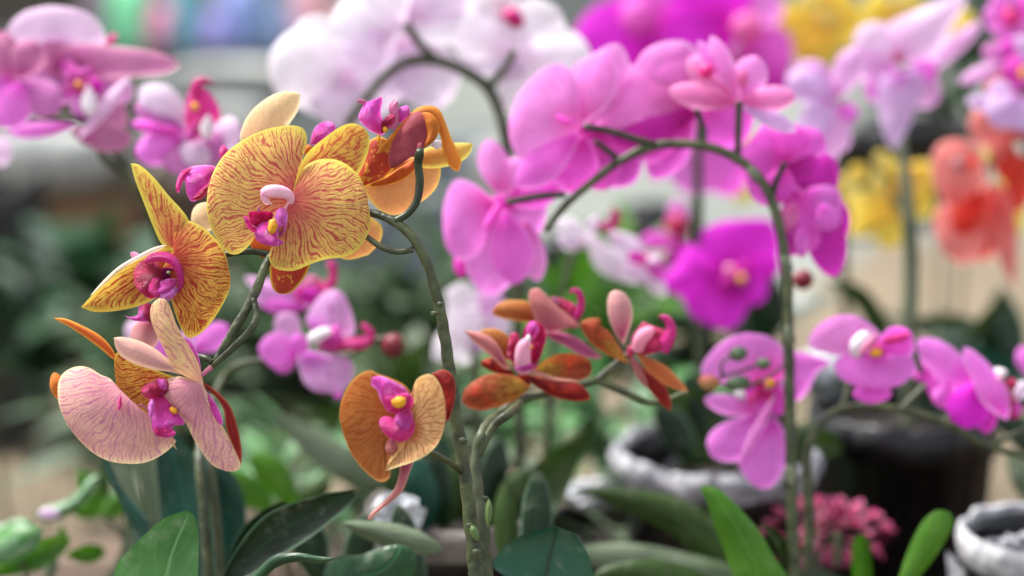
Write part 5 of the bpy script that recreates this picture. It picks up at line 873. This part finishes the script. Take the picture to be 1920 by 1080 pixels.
# ============================================================ soft background
for i, (x, y, D, rx, ry, n, m, ll, lw, lab) in enumerate((
    (600, 720, 2.5, 260, 200, 120, M_LFH, .12, .05, 'bushy mid green plant directly behind the spotted pink orchid'),
    (180, 590, 2.9, 170, 130, 90, M_LF, .12, .05, 'dark green bush at the left behind the hanging orange flowers'),
    (340, 760, 2.5, 170, 170, 90, M_LFH, .11, .045, 'green bush behind the lower left orange flowers'),
    (40, 650, 2.8, 110, 90, 60, M_LFD, .1, .04, 'nearly black plant at the left edge above the paving'),
    (800, 640, 2.6, 200, 150, 100, M_LFH, .11, .04, 'dark bush behind the main orange stem'),
    (760, 820, 2.1, 170, 120, 70, M_LFO, .1, .035, 'olive bush behind the cream lipped flower'),
    (1060, 640, 2.4, 190, 110, 90, M_LFH, .09, .035, 'dark leafy plant behind the red and orange flowers'),
    (1120, 640, 2.2, 130, 110, 36, M_LFY, .1, .04, 'fresh green plant glowing between the red and orange flowers'),
    (1330, 720, 2.2, 150, 130, 60, M_LFD, .1, .04, 'dark leafy plant below the round magenta flower'),
    (1130, 820, 2.0, 150, 90, 50, M_LFV, .09, .03, 'pale streaked plant beside the foil rimmed pot'),
    (1570, 760, 2.1, 130, 40, 30, M_LFO, .08, .03, 'olive leafed plant behind the two open violet flowers'),
    (1850, 110, 2.6, 120, 150, 100, M_LFD, .1, .03, 'dark green shrub behind the upper right flowers'),
    (1890, 740, 2.1, 120, 70, 40, M_LFD, .1, .04, 'dark leafy plant on the right edge behind the low violet orchid'),
)):
    bush(x, y, D, rx, ry, n, m, lab, ll=ll, lw=lw, zb=0, name='bush', cat='bush', stemn=2 if y < 300 else 5)
def sack(px, py, D, w, h, label, m=M_SACK, name='sack', cat='sack'):
    c = at(px, py, D); sw, sh = w * D / FPX / 2, h * D / FPX / 2; v = []; nu, nv = 16, 24; zb = max(0, c.z - sh)
    for i in range(nu + 1):
        for j in range(nv):
            a = math.pi * i / nu; b = 2 * math.pi * j / nv; q = Vector((math.sin(a) * math.cos(b), math.sin(a) * math.sin(b), math.cos(a)))
            s = lambda t: math.copysign(abs(t) ** .6, t); k = 1 + .12 * mnoise.noise(q * 2 + Vector((px, py, 0)))
            v.append(c + Vector((s(q.x) * sw * k, s(q.y) * sw * .5 * k, s(q.z) * sh * k)))
    f = [(i * nv + j, i * nv + (j + 1) % nv, (i + 1) * nv + (j + 1) % nv, (i + 1) * nv + j) for i in range(nu) for j in range(nv)]
    return meshobj(name, v, f, m, loc=c, label=label, category=cat)
def crate(px, y0, y1, D, w, label, m=M_CRATE, name='crate', cat='crate', zfloor=False, dep=.3):
    a, b = at(px - w / 2, y1, D), at(px + w / 2, y0, D); z0 = 0 if zfloor else max(0.0, a.z)
    t = thing(name, label, cat, ((a.x + b.x) / 2, a.y, z0)); n = max(2, int((b.z - z0) / .09)); h = (b.z - z0) / n
    for k in range(n): box('board', a.x, b.x, a.y, a.y + .015, z0 + k * h + .005, z0 + (k + 1) * h - .005, m, t)
    for s in (a.x + .012, b.x - .012): box('corner_post', s - .012, s + .012, a.y + .0155, a.y + .04, z0, b.z + .004, m, t)
    box('side_board', a.x, a.x + .012, a.y + .042, a.y + dep, z0, b.z, m, t); box('side_board', b.x - .012, b.x, a.y + .042, a.y + dep, z0, b.z, m, t)
    return t
M_DK = plain('dark tarpaulin', '#121618', '#20262a', 4, .7, .4, .01); M_LT = plain('light concrete', '#70787a', '#8c9294', 5, .8, .4, .01); M_BLUEG = plain('blue grey paint', '#5c6874', '#7c8890', 4, .6, .3, .01)
crate(150, 355, 640, 3.9, 300, 'brown slatted crate behind the left orange flowers', zfloor=True)
sack(95, 295, 3.85, 250, 110, 'pale sack lying flat on top of the brown slatted crate')
sack(110, 505, 3.4, 230, 110, 'pale grey sack slumped before the brown slatted crate')
crate(335, 330, 600, 3.6, 150, 'narrow dark brown crate standing right of the slatted crate', M_WOOD, zfloor=True)
crate(-20, 360, 700, 3.3, 90, 'dark boarded crate cut by the left edge', M_DK, zfloor=True)
crate(480, 150, 420, 4.6, 360, 'long pale grey bin below the row of coloured packets', M_LT, zfloor=True)
sack(440, 140, 4.4, 230, 50, 'flat whitish sack on the long pale grey bin'); sack(420, 215, 4.1, 160, 45, 'small whitish sack leaning on the long pale grey bin')
crate(800, 260, 480, 4.4, 190, 'blue grey bin behind the upper orange flower', M_BLUEG, zfloor=True)
sack(930, 330, 4.2, 120, 110, 'light sack behind the left end of the pink arch')
for (x, y, D, r, lab) in ((1080, 450, 2.6, .04, 'small black pot far behind the left foot of the pink arch'), (1240, 400, 2.7, .05, 'black pot far behind inside the pink arch'), (1740, 235, 3.2, .09, 'large black pot far behind the lilac petals'), (1620, 250, 3.1, .04, 'small black pot left of the large far one')):
    pot(x, y, D, r, lab, 'black', h=.16)
# table of coloured packets
tz = at(400, 96, 4.9).z
t = thing('table', 'dark wooden table far away at the top carrying the coloured packets', 'table', (at(420, 96, 4.9).x, 5.1, 0))
xa, xb = at(-260, 96, 4.9).x, at(760, 96, 4.9).x; ty = at(400, 96, 4.9).y
box('table_top', xa, xb, ty, ty + .5, tz - .05, tz, M_DK, t)
for x in (xa + .04, xb - .04):
    for y in (ty + .04, ty + .46): box('leg', x - .03, x + .03, y - .03, y + .03, 0, tz - .052, M_DK, t)
pk = [(172, 40, '#9a8a98', 'grey mauve'), (230, 66, '#8cecb0', 'mint green'), (290, 44, '#ee8cb4', 'rose pink'), (338, 44, '#6cb8c0', 'teal'), (386, 46, '#b8acea', 'pale violet'), (434, 44, '#98a4e4', 'periwinkle blue'), (480, 42, '#88a4cc', 'slate blue'), (524, 40, '#a4b4d8', 'dusty blue'), (572, 50, '#ecacb4', 'salmon pink'), (626, 50, '#dca4a8', 'old rose')]
pkt = [-60, -40, 12, -60, 28, -30, -60, 6, -40, 18]
for i, (x, w, col, nm) in enumerate(pk):
    m = plain(nm + ' paper', col, col, 10, .6, .2, .004); a = at(x - w / 2, 95, 4.95); b = at(x + w / 2, pkt[i], 4.95)
    v, f = [], []
    n = 8
    for k in range(n + 1):
        u = k / n; dd = .035 * (1 - u ** 3) + .003
        for (sx, sy) in ((0, -1), (.5, -1.25), (1, -1), (1, 1), (.5, 1.25), (0, 1)):
            v.append(Vector((a.x + (b.x - a.x) * (sx * .96 + .02) + .003 * math.sin(u * 9 + i), a.y + .09 + sy * dd, tz + .002 + (b.z - tz) * u)))
    f = [(k * 6 + j, k * 6 + (j + 1) % 6, (k + 1) * 6 + (j + 1) % 6, (k + 1) * 6 + j) for k in range(n) for j in range(6)] + [(5, 4, 3, 2, 1, 0), tuple(n * 6 + j for j in range(6))]
    meshobj('packet', v, f, m, loc=(a.x, a.y + .09, tz), smooth=False, label=nm + ' packet standing in the row on the far table', category='packet', group='coloured packets on the far table')
crate(60, -60, 70, 5.4, 330, 'brown boarded stall far away in the top left corner', M_WOOD, 'market_stall', 'stall', zfloor=True)
